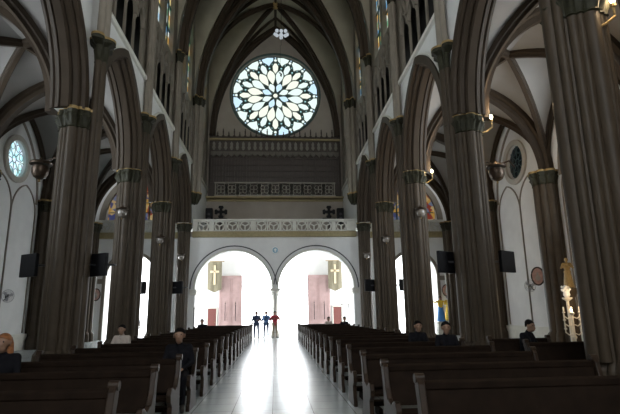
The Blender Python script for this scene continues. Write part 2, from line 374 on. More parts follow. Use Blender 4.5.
# ------------------------------------------------------------------ vaults
ribp = lambda w, d: [(-w, .1), (-w, -d * .35), (-w * .55, -d * .5), (-w * .5, -d), (w * .5, -d), (w * .55, -d * .5), (w, -d * .35), (w, .1)]
def vault(mb, x0, x1, y0, y1, zs, h, n=26):
    cx, cy, a, b = (x0 + x1) / 2, (y0 + y1) / 2, (x1 - x0) / 2, (y1 - y0) / 2
    g = [math.sin(PI / 2 * (2 * k / n - 1)) for k in range(n + 1)]
    vs = [(cx + a * g[i], cy + b * g[j], zs + max(pz(a * g[i], a, h), pz(a * g[j], a, h))) for j in range(n + 1) for i in range(n + 1)]
    fs = []
    for j in range(n):
        for i in range(n):
            q = j * (n + 1) + i; A, B, Cc, D = q, q + 1, q + n + 2, q + n + 1
            if (i < n / 2) == (j < n / 2): fs += [(A, B, Cc), (A, Cc, D)]
            else: fs += [(A, B, D), (B, Cc, D)]
    mb.add(vs, fs)
def rib_diag(x0, y0, x1, y1, zs, a, h, w, d):
    pts = [(x0 + (x1 - x0) * (s / a + 1) / 2, y0 + (y1 - y0) * (s / a + 1) / 2, zs + z) for s, z in pointed(a, h, 18)]
    b = Vector((y1 - y0, x0 - x1, 0)); m = MB(); m.sweep(pts, b, ribp(w, d), ((x0 + x1) / 2, (y0 + y1) / 2, zs - 3)); return m

m = MB(); bays = list(zip([-6.3] + piers_y, piers_y + [YB]))
for a, b in bays: vault(m, -6.45, 6.45, a, b, ZV, HV)
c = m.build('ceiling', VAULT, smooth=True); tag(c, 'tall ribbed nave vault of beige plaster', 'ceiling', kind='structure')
for a, b in bays[2:]:
    for m, w in ((rib_diag(-AV, a, AV, b, ZV, AV, HV, .17, .30), 0), (rib_diag(AV, a, -AV, b, ZV, AV, HV, .17, .30), 0)): m.build('diagonal_rib', RIB, c)
    m = rib_diag(-AV, b - (.2 if b == YB else 0), AV, b - (.2 if b == YB else 0), ZV, AV, HV, .36, .42); m.build('transverse_rib', RIB, c)
    for fx in (-.5, .5):                               # tierceron ribs from each corner to the ridge
        for sx in (-1, 1):
            pts = []
            cy = (a + b) / 2; q = a if fx < 0 else b
            for k in range(13):
                u = k / 12; x = sx * AV * (1 - u); y = q + (cy - q) * u * .5
                zz = ZV + max(pz(abs(x) / 6.1 * 6.1, AV, HV), pz((y - cy) / ((b - a) / 2) * AV, AV, HV)) - .03
                pts.append((x, y, zz))
            m = MB(); m.sweep(pts, (cy - q, -sx * AV * -1, 0), ribp(.10, .18), (0, cy, ZV - 2)); m.build('tierceron_rib', RIB, c)
m = MB(); m.sweep([(0, Y0 + (YB - Y0) * k / 10, ZV + HV) for k in range(11)], (1, 0, 0), ribp(.12, .22), (0, 20, 0)); m.build('ridge_rib', RIB, c)
for a, b in bays[4:]:
    m = MB(); m.lathe([(.02, -.55), (.25, -.45), (.42, -.25), (.45, 0), (.3, .1)], (0, (a + b) / 2, ZV + HV), 16); m.build('boss', GILT, c, True)

ZA, HA, AA = 8.42, 4.6, 3.28
abays = list(zip([-6.3] + piers_y, piers_y + [37.6]))
for side in (-1, 1):
    nm = 'left' if side < 0 else 'right'
    xa, xb = side * 7.1, side * 13.85; cx = (xa + xb) / 2
    m = MB()
    for a, b in abays:
        if b - a > 2: vault(m, min(xa, xb), max(xa, xb), a, b, ZA, HA)
        else: m.box(min(xa, xb), max(xa, xb), a, b, ZA + HA, ZA + HA + .1)
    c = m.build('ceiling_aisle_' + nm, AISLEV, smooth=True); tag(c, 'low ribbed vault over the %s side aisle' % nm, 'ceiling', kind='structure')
    for a, b in abays[1:]:
        if b - a < 2: continue
        rib_diag(side * 7.2, a, side * 13.75, b, ZA, AA, HA, .15, .26).build('diagonal_rib', RIB, c)
        rib_diag(side * 13.75, a, side * 7.2, b, ZA, AA, HA, .15, .26).build('diagonal_rib', RIB, c)
    for y in PY:
        rib_diag(side * 7.2, y, side * 13.75, y, ZA, AA, HA, .34, .42).build('transverse_rib', RIB, c)
    for a, b in abays[1:]:
        if b - a < 2: continue
        rib_diag(side * 13.72, a, side * 13.72, b, ZA, AA, HA, .14, .2).build('wall_rib', RIB, c)

# ------------------------------------------------------------------ outer aisle walls
half = [(x * 1.15, y * 1.25) for x, y in radial([(0, 0, .30), (.34, 0, .17), (.34, PI, .17), (.34, PI / 2, .18), (.34, -PI / 2, .18), (.36, PI / 4, .13), (.36, 3 * PI / 4, .13), (.36, -PI / 4, .13), (.36, -3 * PI / 4, .13)], 100)]
OCZ, OCR = 10.05, .98
for side in (-1, 1):
    nm = 'left' if side < 0 else 'right'
    mp = lambda s, z, t, side=side: (side * t, s, z)
    m = MB(); mids = [(a + b) / 2 for a, b in zip(piers_y, piers_y[1:])]
    holes = [circ(y, OCZ, OCR) for y in mids]
    holed(m, -6.3, YB + .3, 0, 13.4, holes, XW, XW + .35, mp)
    w = m.build('wall_' + nm, AISLEP); tag(w, 'white outer wall of the %s aisle with round windows' % nm, 'wall', kind='structure')
    for k, y in enumerate(mids):
        x = side * (XW - .02)
        m = MB(); cp = [(x, y + OCR * 1.18 * math.cos(2 * PI * i / 40), OCZ + OCR * 1.18 * math.sin(2 * PI * i / 40)) for i in range(40)]
        m.sweep(cp, (1, 0, 0), [(-.10, -.16), (.10, -.16), (.10, .14), (-.10, .14)], (x, y, OCZ), close=True); m.build('round_molding', ROUNDM, w)
        m = MB(); xg = side * (XW + .18)
        m.prism([(y + OCR * math.cos(2 * PI * i / 40), OCZ + OCR * math.sin(2 * PI * i / 40)) for i in range(40)], lambda u, v, t: (t, u, v), xg - .015, xg + .015)
        lit = side < 0 or y < 12
        wi = m.build('window_%d' % (k + 1), G_OCU if lit else GLASSD, w)
        m = MB(); xf = side * (XW + .12)
        for i in range(8):
            q = PI * 2 * i / 8
            m.tube([(xf, y + .2 * math.cos(q), OCZ + .2 * math.sin(q)), (xf, y + OCR * math.cos(q), OCZ + OCR * math.sin(q))], .02, 6)
            m.tube([(xf, y + .72 * math.cos(q + PI / 8) + .2 * math.cos(j * PI / 6), OCZ + .72 * math.sin(q + PI / 8) + .2 * math.sin(j * PI / 6)) for j in range(12)], .018, 6, 0, True)
        m.tube([(xf, y + .2 * math.cos(j * PI / 8), OCZ + .2 * math.sin(j * PI / 8)) for j in range(16)], .022, 6, 0, True)
        m.build('window_tracery', TRAC, wi)
        for q in (-1.28, 1.28):                          # blind lancets
            m = MB(); pts = [(side * (XW - .01), y + q - 1.27, 0.9)] + [(side * (XW - .01), y + q + s, 7.3 + z) for s, z in pointed(1.27, 1.62, 10)] + [(side * (XW - .01), y + q + 1.27, 0.9)]
            m.sweep(pts, (1, 0, 0), [(-.04, -.035), (.04, -.035), (.04, .035), (-.04, .035)], (side * XW, y + q, 5)); m.build('blind_arch', BLINDM, w)
        m = MB(); m.sweep([(side * (XW - .02), y + s, 8.1 + z) for s, z in pointed(2.55, 4.2, 12)], (1, 0, 0), [(-.06, -.06), (.06, -.06), (.06, .06), (-.06, .06)], (side * XW, y, 5)); m.build('wall_arch', BLINDM, w)
    for y in PY:
        m = MB(); m.rings([ring(half, 0, 1.25, side * 13.45, y), ring(half, .5, 1.25, side * 13.45, y), ring(half, .7, 1.0, side * 13.45, y), ring(half, 7.75, 1.0, side * 13.45, y)]); p = m.build('pilaster', STONE, w, True)
        m = MB(); cap_loft(m, half, 7.72, 8.34, 1.0, 1.25, side * 13.45, y, 12); m.build('pilaster_capital', CAPM, p, True)
        m = MB(); m.rings([ring(half, 8.34, 1.28, side * 13.45, y), ring(half, 8.44, 1.28, side * 13.45, y)]); m.build('pilaster_abacus', GILT, p)
    m = MB(); m.box(min(side * 13.7, side * XW), max(side * 13.7, side * XW), -6, 37.2, 0, .85); m.build('baseboard_' + nm, PARAP, w)

# ------------------------------------------------------------------ screen with two round arches, gallery over it
mpY = lambda s, z, t: (s, t, z)
AR, AZ, AC = 2.87, 3.6, 3.12
m = MB()
holed(m, -6.5, 6.5, AZ, 7.55, [(AC * q - AR, AC * q + AR, lambda s: AZ - .01, lambda s, q=q: AZ + math.sqrt(max(0, AR * AR - (s - AC * q) ** 2))) for q in (-1, 1)], YS, YS + .7, mpY)
m.box(-6.9, -AC - AR, YS, YS + .7, 0, AZ + .01); m.box(AC + AR, 6.9, YS, YS + .7, 0, AZ + .01)
w = m.build('wall_screen', AISLEP); tag(w, 'white wall with two tall round arches carrying the gallery', 'wall', kind='structure')
for q in (-1, 1):
    m = MB(); m.sweep([(q * AC + s, YS - .02, AZ + z) for s, z in semi(AR + .36, 36)][1 if q > 0 else 0:(None if q > 0 else -1)], (0, 1, 0), [(-.05, -.04), (.05, -.04), (.05, .04), (-.05, .04)], (q * AC, YS, AZ - 1)); m.build('arch_line', DGREY, w)
    m = MB(); m.sweep([(q * AC + s, YS - .02, AZ + z) for s, z in semi(AR + .06, 36)], (0, 1, 0), [(-.06, -.06), (.06, -.06), (.06, .06), (-.06, .06)], (q * AC, YS, AZ - 1)); m.build('arch_edge', PARAP, w)
    m = MB(); x = q * (AC + AR + .12)
    m.box(x - .22, x + .22, YS - .1, YS + .75, AZ - .45, AZ - .32); m.box(x - .26, x + .26, YS - .14, YS + .79, AZ - .32, AZ - .02); m.build('impost_capital', PARAP, w, bevel=.03)
# column between the arches
r = empty('round_column', (0, YS + .35, 0)); tag(r, 'slim round white column between the two entrance arches', 'column')
m = MB(); m.lathe([(.34, 0), (.34, .25), (.28, .3), (.30, .4), (.22, .5), (.20, .55)]); m.build('base', PARAP, r, True)
m = MB(); m.lathe([(.20, .55), (.185, 2.75)]); m.build('shaft', PARAP, r, True)
m = MB(); m.lathe([(.19, 2.75), (.23, 2.78), (.20, 2.84), (.22, 3.0), (.30, 3.2), (.27, 3.24), (.34, 3.36), (.34, 3.42)]); c = m.build('capital', PARAP, r, True)
m = MB(); m.box(-.38, .38, -.38, .38, 3.42, AZ); m.build('abacus', PARAP, c, bevel=.02)
# medallion
r = empty('round_medallion', (0, YS - .01, 6.48)); tag(r, 'small round blue medallion above the column between the arches', 'medallion')
def disc(mb, rad, y0, y1, n=32, cx=0, cz=0): mb.prism([(cx + rad * math.cos(2 * PI * i / n), cz + rad * math.sin(2 * PI * i / n)) for i in range(n)], mpY, y0, y1)
m = MB(); disc(m, .28, -.05, 0); m.build('disc', BLUEM, r)
m = MB(); m.tube([(.25 * math.cos(2 * PI * i / 24), -.06, .25 * math.sin(2 * PI * i / 24)) for i in range(24)], .035, 6, 0, True); m.build('rim', WHITEC, r, True)
m = MB(); m.box(-.03, .03, -.075, -.04, -.14, .14); m.box(-.1, .1, -.075, -.04, .0, .06); m.build('cross', WHITEC, r)
# gallery slab
m = MB(); m.box(-6.5, 6.5, YS, YB, 7.55, 7.95); g = m.build('gallery_floor', BACKW); tag(g, 'choir gallery floor over the entrance arches', 'gallery', kind='structure')
def parapet(x0, x1, y, centres, pw, label):
    r = empty('gallery_parapet', ((x0 + x1) / 2, y, 7.5)); ox = (x0 + x1) / 2; tag(r, label, 'parapet', 'parapets of the gallery')
    m = MB(); m.box(x0 - ox, x1 - ox, -.28, .2, .0, .16); m.box(x0 - ox, x1 - ox, -.22, .2, .16, .34); m.box(x0 - ox, x1 - ox, -.15, .2, .34, .46); m.build('cornice', CORN, r, bevel=.02)
    m = MB(); m.box(x0 - ox, x1 - ox, -.14, .16, 1.30, 1.42); m.build('rail', PARAP, r, bevel=.02)
    m = MB(); cs = sorted(centres); z0, z1, h = .46, 1.30, pw / 2
    edges = [x0] + [v for c in cs for v in (c - h, c + h)] + [x1]
    for k in range(0, len(edges), 2): m.box(edges[k] - ox, edges[k + 1] - ox, -.08, .10, z0, z1)
    m.box(x0 - ox, x1 - ox, -.08, .10, z0 - .02, z0 + .04); m.box(x0 - ox, x1 - ox, -.08, .10, z1 - .04, z1 + .02)
    m.build('pier_panel', PARAP, r)
    zc = (z0 + z1) / 2; R_ = min(h, .42)
    for c in cs:
        m = MB()
        m.tube([(c - ox + (R_ - .05) * math.cos(2 * PI * i / 24), 0, zc + (R_ - .05) * math.sin(2 * PI * i / 24)) for i in range(24)], .055, 8, 0, True)
        for a in (PI * 1.5, PI / 6, PI * 5 / 6):
            m.tube([(c - ox, 0, zc), (c - ox + (R_ - .06) * math.cos(a), 0, zc + (R_ - .06) * math.sin(a))], .055, 8)
        for sx in (-1, 1):
            for sz in (-1, 1): m.tube([(c - ox + sx * h, 0, zc + sz * (z1 - z0) / 2), (c - ox + sx * R_ * .68, 0, zc + sz * R_ * .68)], .05, 6)
        m.build('pierced_panel', PARAP, r)
    return r
parapet(-6.3, 6.3, YS - .0, [-5.5, -4.28, -3.3, -2.33, -1.07, -.12, .92, 2.06, 3.02, 3.98, 5.15], .86, 'white pierced gallery front with gold cornice above the two arches')
for q in (-1, 1): parapet(*sorted((q * 7.5, q * 13.7)), 37.4, [q * (8.2 + .96 * k) for k in range(6)], .86, 'white pierced parapet over the %s aisle door' % ('left' if q < 0 else 'right'))

# aisle end walls
for side in (-1, 1):
    nm = 'left' if side < 0 else 'right'
    m = MB(); DC = side * 10.9
    holed(m, *sorted((side * 6.9, side * 14.1)), 0, 13.4, [roundarch(DC, 1.82, 0, 4.5), lancet(DC, 2.1, 8.95, 9.6, 2.6)], 37.6, 38.1, mpY)
    w = m.build('wall_aisle_end_' + nm, AISLEP); tag(w, 'white end wall of the %s aisle with a round-headed doorway' % nm, 'wall', kind='structure')
    m = MB(); m.prism([(DC - 2.1, 8.95)] + [(DC + s, 9.6 + z) for s, z in pointed(2.1, 2.6, 12)] + [(DC + 2.1, 8.95)], mpY, 37.85, 37.9)
    wi = m.build('window_1', G_WARM, w)
    m = MB()
    for q in (-1.05, 0, 1.05): m.box(DC + q - .05, DC + q + .05, 37.76, 37.86, 8.95, 9.6 + pz(q, 2.1, 2.6))
    for z in (9.6, 10.4, 11.2): hw = 2.0 * (1 - max(0, z - 9.6) / 2.9); m.box(DC - hw, DC + hw, 37.76, 37.86, z - .03, z + .03)
    m.build('window_bar', TRAC, wi)
    m = MB(); m.sweep([(DC + s, 37.58, 8.95 + z) for s, z in pointed(2.42, 3.6, 12)], (0, 1, 0), [(-.12, -.22), (.12, -.22), (.12, .22), (-.12, .22)], (DC, 37.6, 8)); m.build('window_arch', CLEAR, w)
    m = MB(); m.sweep([(DC - 1.95, 37.57, 0)] + [(DC + s, 37.57, 4.5 + z) for s, z in semi(1.95, 24)] + [(DC + 1.95, 37.57, 0)], (0, 1, 0), [(-.05, -.12), (.05, -.12), (.05, .12), (-.05, .12)], (DC, 37.6, 3)); m.build('door_molding', CLEAR, w)
    for q in (-1, 1):
        m = MB(); m.box(DC + q * 2.1 - .3, DC + q * 2.1 + .3, 37.42, 37.6, 4.1, 4.45); m.build('impost_capital', CLEAR, w, bevel=.03)

# back wall with the rose; the porch behind the screen
RZ, RR = 22.72, 4.27
m = MB()
holed(m, -6.9, 6.9, 7.95, 31, [circ(0, RZ, RR)], YB, YB + .6, mpY)
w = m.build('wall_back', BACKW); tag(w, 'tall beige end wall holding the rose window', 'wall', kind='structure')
m = MB(); holed(m, -14.2, 14.2, 0, 7.95, [(-3.0, 2.95, lambda s: 0, lambda s: 7.5), roundarch(-10.9, 2.2, 0, 4.9), roundarch(10.9, 2.2, 0, 4.9)], YB, YB + .5, mpY)
wp = m.build('wall_porch', AISLEP); tag(wp, 'white porch wall with the wide open main doorway', 'wall', kind='structure')
m = MB(); m.box(-14.2, -6.9, 37.9, YB + .5, 7.55, 7.95); m.box(6.9, 14.2, 37.9, YB + .5, 7.55, 7.95); m.build('porch_ceiling', AISLEP, wp)
# rose
m = MB(); cp = [(RR * 1.02 * math.cos(2 * PI * i / 72), YB - .04, RZ + RR * 1.02 * math.sin(2 * PI * i / 72)) for i in range(72)]
rose = empty('window_rose', (0, YB, RZ)); tag(rose, 'great round rose window of pale glass in dark tracery', 'window', kind='structure')
m = MB(); m.sweep([(RR * 1.03 * math.cos(2 * PI * i / 72), -.03, RR * 1.03 * math.sin(2 * PI * i / 72)) for i in range(72)], (0, 1, 0), [(-.12, -.10), (.2, -.10), (.2, .06), (-.12, .06)], (0, 0, 0), close=True); m.build('frame', TRAC, rose)
m = MB(); disc(m, RR, .22, .30, 96); m.build('tracery_plate', TRAC, rose)
GM = [G_WHITE, G_YEL, G_BLUE, G_AQUA]; panes = MB(); lead = MB()
def pane(pts, mi, th=.026):
    n = len(pts)
    panes.prism([(x * RR, z * RR) for x, z in pts], mpY, .18, .235, mi)
    lead.tube([(x * RR, .15, z * RR) for x, z in pts], th, 6, 0, True)
def pol(r, a): return (r * math.cos(a), r * math.sin(a))
def petal(a, r0, r1, w, wpos=.62, n=9, mi=0, tip=.8):
    L = []
    for k in range(n + 1):
        u = k / n; rr = r0 + (r1 - r0) * u
        ww = w * (math.sin(PI * min(1, u / (2 * wpos))) if u < wpos else math.cos(PI / 2 * (u - wpos) / (1 - wpos)) ** tip)
        L.append((rr, ww))
    pts = [(rr * math.cos(a) - ww * math.sin(a), rr * math.sin(a) + ww * math.cos(a)) for rr, ww in L] + [(rr * math.cos(a) + ww * math.sin(a), rr * math.sin(a) - ww * math.cos(a)) for rr, ww in L[-2:0:-1]]
    pane(pts, mi)
def rnd(c, r, n=12, mi=0): pane([(c[0] + r * math.cos(2 * PI * i / n), c[1] + r * math.sin(2 * PI * i / n)) for i in range(n)], mi, .02)
rnd((0, 0), .055, 16, 1)
for k in range(8): petal(PI / 8 + k * PI / 4, .085, .325, .072, .6, mi=2 if k % 2 else 0)
for k in range(16):
    a = PI / 16 + k * PI / 8
    petal(a, .275, .655, .094, .62, mi=1 if k % 3 else 0)
    rnd(pol(.70, a), .026, 8, 3)
    b = k * PI / 8
    pts = [pol(.55, b), pol(.63, b - .095), pol(.745, b - .095), pol(.82, b - .03), pol(.82, b + .03), pol(.745, b + .095), pol(.63, b + .095)]
    pane(pts, 0 if k % 2 else 1)
    rnd(pol(.895, b), .036, 10, 0)
    rnd(pol(.955, b), .022, 8, 2)
    pts = [pol(.755, a), pol(.825, a - .075), pol(.88, a - .14), pol(.965, a - .145), pol(.98, a), pol(.965, a + .145), pol(.88, a + .14), pol(.825, a + .075)]
    pane(pts, 0 if k % 4 else 2)
    rnd(pol(.80, b - .098), .018, 8, 3); rnd(pol(.80, b + .098), .018, 8, 3)
panes.build('glass_pane', GM, rose)
lead.build('tracery_bar', TRAC, rose, True)

# organ case screen below the rose
r = empty('organ_case', (0, 43.55, 12.15)); tag(r, 'wide dark panelled organ screen below the rose window', 'organ screen')
m = MB(); m.box(-6.35, 6.35, -.35, .44, 0, .14); m.build('gilt_ledge', CORN, r, bevel=.02)
m = MB(); m.box(-6.2, 6.2, .12, .40, .14, 5.75); m.build('backing', CASEW, r)
bal = MB(); bal.box(-5.6, 5.6, -.2, -.05, .14, .30); bal.box(-5.6, 5.6, -.2, -.05, 1.38, 1.52); bal = bal.build('balustrade', BALUS, r)
for k in range(11):
    x = (k - 5) * 1.0; m = MB()
    for sx in (-1, 1): m.box(x + sx * .5 - .05, x + sx * .5 + .05, -.18, -.07, .3, 1.38)
    for i in range(4):
        a = PI / 4 + i * PI / 2
        m.tube([(x + .23 * math.cos(a) + .19 * math.cos(j * PI / 6), -.12, .84 + .25 * math.sin(a) + .19 * math.sin(j * PI / 6)) for j in range(12)], .04, 6, 0, True)
        m.tube([(x + .36 * math.cos(a), -.12, .84 + .38 * math.sin(a)), (x + .6 * math.cos(a) * .8, -.12, .84 + .72 * math.sin(a))], .04, 6)
    m.build('balustrade_panel', BALUS, bal)
for k in range(11):
    x = (k - 5) * 1.1; m = MB()
    m.box(x - .55, x - .48, .0, .12, 1.5, 3.95); m.box(x + .48, x + .55, .0, .12, 1.5, 3.95)
    for z in (1.55, 2.1, 2.65, 3.2, 3.85): m.box(x - .5, x + .5, .04, .12, z, z + .07)
    for q in (-.24, 0, .24): m.box(x + q - .02, x + q + .02, .06, .12, 1.5, 3.9)
    m.build('lattice_panel', CASEW, r)
m = MB()
for k in range(22):
    x = (k - 10.5) * .55
    m.prism([(x - .26, 4.55), (x - .26, 4.25), (x, 4.0), (x + .26, 4.25), (x + .26, 4.55)], mpY, -.06, .12)
m.build('scalloped_valance', VALM, r)
for k in range(22):
    x = (k - 10.5) * .55; m = MB()
    m.prism([(x - .07, 4.72), (x - .16, 4.95), (x - .10, 5.15), (x - .13, 5.35), (x, 5.58), (x + .13, 5.35), (x + .10, 5.15), (x + .16, 4.95), (x + .07, 4.72)], mpY, .02, .13); m.build('carved_niche', CASEL, r)
m = MB(); m.box(-6.2, 6.2, -.1, .42, 5.68, 5.86); m.build('gilt_band', CORN, r, bevel=.02)
m = MB()
for k in range(24):
    x = (k - 11.5) * .52
    hh = .75 if k % 2 else 1.05
    m.lathe([(.09, 0), (.09, .2), (.13, .3), (.05, .4), (.07, hh - .25), (.03, hh - .15), (.06, hh - .08), (.005, hh)], (x, .15, 5.86), 8)
    m.box(x - .26, x + .26, .1, .2, 5.86, 6.1)
m.build('finial_cresting', CASEW, r)
m = MB(); m.box(-6.4, 6.4, 43.9, YB, 11.95, 12.2); m.build('trim_1', CORN); tag(bpy.data.objects['trim_1'], 'gilt cornice under the organ screen', 'trim', kind='structure')

# gallery crosses and loudspeakers
for q in (-1, 1):
    sd = 'left' if q < 0 else 'right'
    r = empty('standing_cross', (q * 4.85, 42.6, 8.0)); tag(r, 'dark flared cross on a pedestal at the %s of the gallery' % sd, 'cross', 'dark crosses on the gallery')
    m = MB(); m.box(-.28, .28, -.2, .2, 0, .12); m.box(-.10, .10, -.10, .10, .12, 1.95); m.box(-.60, .60, -.15, .15, 1.95, 2.1); m.build('pedestal', CASEW, r, bevel=.02)
    m = MB(); zc = 2.68
    for i in range(4):
        a = i * PI / 2
        m.prism([(u * math.cos(a) - v * math.sin(a), zc + u * math.sin(a) + v * math.cos(a)) for u, v in ((.0, -.12), (.28, -.12), (.40, -.24), (.56, -.18), (.56, .18), (.40, .24), (.28, .12), (0, .12))], mpY, -.08, .08)
    m.build('cross', BLACK, r, bevel=.02)
    r = empty('loudspeaker', (q * 5.85, 42.4, 7.95)); tag(r, 'black box loudspeaker on the %s end of the gallery' % sd, 'loudspeaker', 'loudspeakers on the gallery')
    m = MB(); m.lathe([(.3, 0), (.3, .05), (.05, .08), (.05, 1.55), (.2, 1.6)], (0, 0, 0), 14); m.build('stand', DGREY, r)
    m = MB(); m.box(-.30, .30, -.25, .25, 1.6, 3.0); m.build('cabinet', BLACK, r, bevel=.03)
    m = MB(); disc(m, .2, -.28, -.25, 20, 0, 1.95); disc(m, .11, -.28, -.25, 20, 0, 2.45); m.build('cone', DGREY, r)

# porch: door leaves, banners, side doors
for q in (-1, 1):
    sd = 'left' if q < 0 else 'right'; x = -3.95 if q < 0 else 3.9
    r = empty('door_leaf', (x, 43.8, 0)); tag(r, 'tall faded red door leaf folded back beside the %s of the main doorway' % sd, 'door', 'open leaves of the main door')
    m = MB(); m.box(-1.0, 1.0, -.07, .07, 0.02, 5.1); m.build('panel_board', DOORM, r, bevel=.02)
    for z0, z1 in ((.3, 1.5), (1.75, 3.3), (3.55, 4.85)):
        for a, b in ((-.85, -.08), (.08, .85)):
            m = MB(); m.sweep([(a, -.08, z0), (b, -.08, z0), (b, -.08, z1), (a, -.08, z1)], (0, 1, 0), [(-.03, -.04), (.03, -.04), (.03, .04), (-.03, .04)], ((a + b) / 2, -.08, (z0 + z1) / 2), close=True); m.build('molding', DOORM, r)
    for xx in (-.45, .45):
        m = MB(); m.tube([(xx, -.10, 1.2), (xx, -.2, 1.3), (xx, -.2, 2.55), (xx, -.10, 2.65)], .03, 8); m.lathe([(.0, 0), (.05, .04), (.02, .1), (.0, .3)], (xx, -.16, 2.6), 8); m.build('pull_handle', BLACK, r, True)
    x0 = -4.98 if q < 0 else 4.78
    r = empty('hanging_banner', (x0 + q * .38, 43.4, 6.35)); tag(r, 'olive banner with a gold cross hanging at the %s of the doorway' % sd, 'banner', 'banners beside the doorway')
    r.location.x = q * 5.35
    m = MB(); m.tube([(-.75, 0, 0), (.75, 0, 0)], .03, 8)
    for e in (-1, 1): m.ball((e * .77, 0, 0), .05)
    m.tube([(0, 0, 0), (0, .55, .1)], .02, 6); m.build('rod', GILT, r, True)
    m = MB(); g = []
    for j in range(9):
        z = -2.45 * j / 8
        g.append([(-.62 + 1.24 * i / 10, .03 * math.sin(i * 1.3 + j * .2), z if j < 8 else z - .28 * (1 - abs(i - 5) / 5)) for i in range(11)])
    vs = [p for row in g for p in row] + [(p[0], p[1] + .015, p[2]) for row in g for p in row]; N = 99
    fs = [(j * 11 + i, j * 11 + i + 1, (j + 1) * 11 + i + 1, (j + 1) * 11 + i) for j in range(8) for i in range(10)]
    fs += [tuple(v + N for v in f[::-1]) for f in fs]
    m.add(vs, fs); cl = m.build('cloth', BANN, r, True)
    m = MB(); m.box(-.09, .09, -.06, -.035, -2.05, -.35); m.box(-.38, .38, -.06, -.035, -1.0, -.82); m.build('gold_cross', CROSSG, cl)
    r = empty('side_door', (q * 5.55, 43.93, 0)); tag(r, 'small brick red door in the %s porch wall' % sd, 'door', 'small red porch doors')
    m = MB(); m.box(-.36, .36, -.06, .05, 0.02, 2.25); m.build('panel_board', REDD, r, bevel=.02)
    m = MB(); m.box(-.46, -.37, -.08, .05, 0, 2.36); m.box(.37, .46, -.08, .05, 0, 2.36); m.box(-.46, .46, -.08, .05, 2.27, 2.4); m.build('door_frame', PARAP, r)
    m = MB(); m.ball((.26, -.1, 1.08), .035); m.build('knob', GILT, r, True)
r = empty('notice_frame', (6.25, 43.9, 1.95)); tag(r, 'small dark framed notice board on the white porch wall at right', 'notice')
m = MB(); m.sweep([(-.35, 0, -.5), (.35, 0, -.5), (.35, 0, .5), (-.35, 0, .5)], (0, 1, 0), [(-.03, -.04), (.03, -.04), (.03, .04), (-.03, .04)], (0, 0, 0), close=True); m.build('frame', CASEW, r)
m = MB(); m.box(-.33, .33, 0, .02, -.48, .48); m.build('sheet', PAPER, r)

# ------------------------------------------------------------------ wall behind the camera with tall windows
m = MB(); hs = [lancet(x, 1.5, 6, 16, 3) for x in (-4, 0, 4)]
holed(m, -14.2, 14.2, 0, 31, hs, -6.6, -6.3, mpY); w = m.build('wall_front', CLEAR); tag(w, 'end wall behind the viewer with tall lancet windows', 'wall', kind='structure')

# ------------------------------------------------------------------ pews
PW = 3.05
def make_pew(width):
    r = empty('church_pew'); L = width / 2
    prof = [(-.66, 0), (-.66, .10), (-.60, .16), (-.58, .36), (-.68, .44), (-.70, .54), (-.64, .62), (-.54, .63), (-.40, .56), (-.22, .60), (-.13, .72), (-.06, .98), (.0, 1.04), (.07, 1.02), (.09, .95), (.04, .80), (.0, .45), (.03, .16), (.10, .10), (.10, 0)]
    for s in (-1, 1):
        m = MB(); x = s * (L - .035)
        m.prism(prof, lambda u, v, t: (t, u, v), x - .035, x + .035); e = m.build('pew_end', WOODE, r, bevel=.012)
        m = MB(); m.tube([(x - .05, .03, 1.03), (x + .05, .03, 1.03)], .05, 12); m.build('scroll_knob', WOODE, e, True)
    m = MB(); m.prism([(-.60, .43), (-.62, .47), (-.58, .49), (-.10, .46), (-.08, .42)], lambda u, v, t: (t, u, v), -L + .07, L - .07); m.build('seat', WOOD, r)
    m = MB(); m.prism([(-.10, .50), (-.07, .50), (.035, .93), (.0, .93)], lambda u, v, t: (t, u, v), -L + .07, L - .07); m.build('backrest', WOOD, r)
    m = MB(); m.prism([(-.02, .92), (.07, .92), (.08, .98), (.03, 1.01), (-.02, .99)], lambda u, v, t: (t, u, v), -L + .07, L - .07); m.build('top_rail', WOOD, r, bevel=.01)
    m = MB(); m.prism([(.0, .60), (.22, .60), (.22, .63), (.0, .63)], lambda u, v, t: (t, u, v), -L + .07, L - .07); m.build('book_ledge', WOOD, r)
    m = MB(); m.box(-L + .2, L - .2, .22, .42, .14, .22)
    for s in (-1, 0, 1): m.box(s * (L - .3) - .03, s * (L - .3) + .03, .0, .40, 0, .14)
    m.build('kneeler', WOOD, r, bevel=.015)
    return r
pw0 = make_pew(PW); ROWS = [5.13 + 1.645 * k for k in range(18)]; first = True
for side in (-1, 1):
    for k, y in enumerate(ROWS):
        r = pw0 if first else dup(pw0); first = False
        r.location = (side * (1.50 + PW / 2), y, 0)
        sd = 'left' if side < 0 else 'right'
        lab = 'dark wooden pew nearest the camera, %s of the centre aisle' % sd if k == 0 else ('dark wooden pew closest to the doorway, %s of the centre aisle' % sd if k == 17 else 'dark wooden pew in the %s block, %s row back from the camera' % (sd, ORD[k]))
        tag(r, lab, 'pew', 'dark pews in two blocks')
sp = make_pew(1.6); sp.location = (6.3, 10.6, 0); sp.rotation_euler = (0, 0, 0)
tag(sp, 'short dark side pew in front of the man facing sideways at right', 'pew', 'short side pews by the right arcade')
s2 = dup(sp); s2.location = (6.2, 12.25, 0); tag(s2, 'short dark side pew holding the man facing sideways at right', 'pew', 'short side pews by the right arcade')

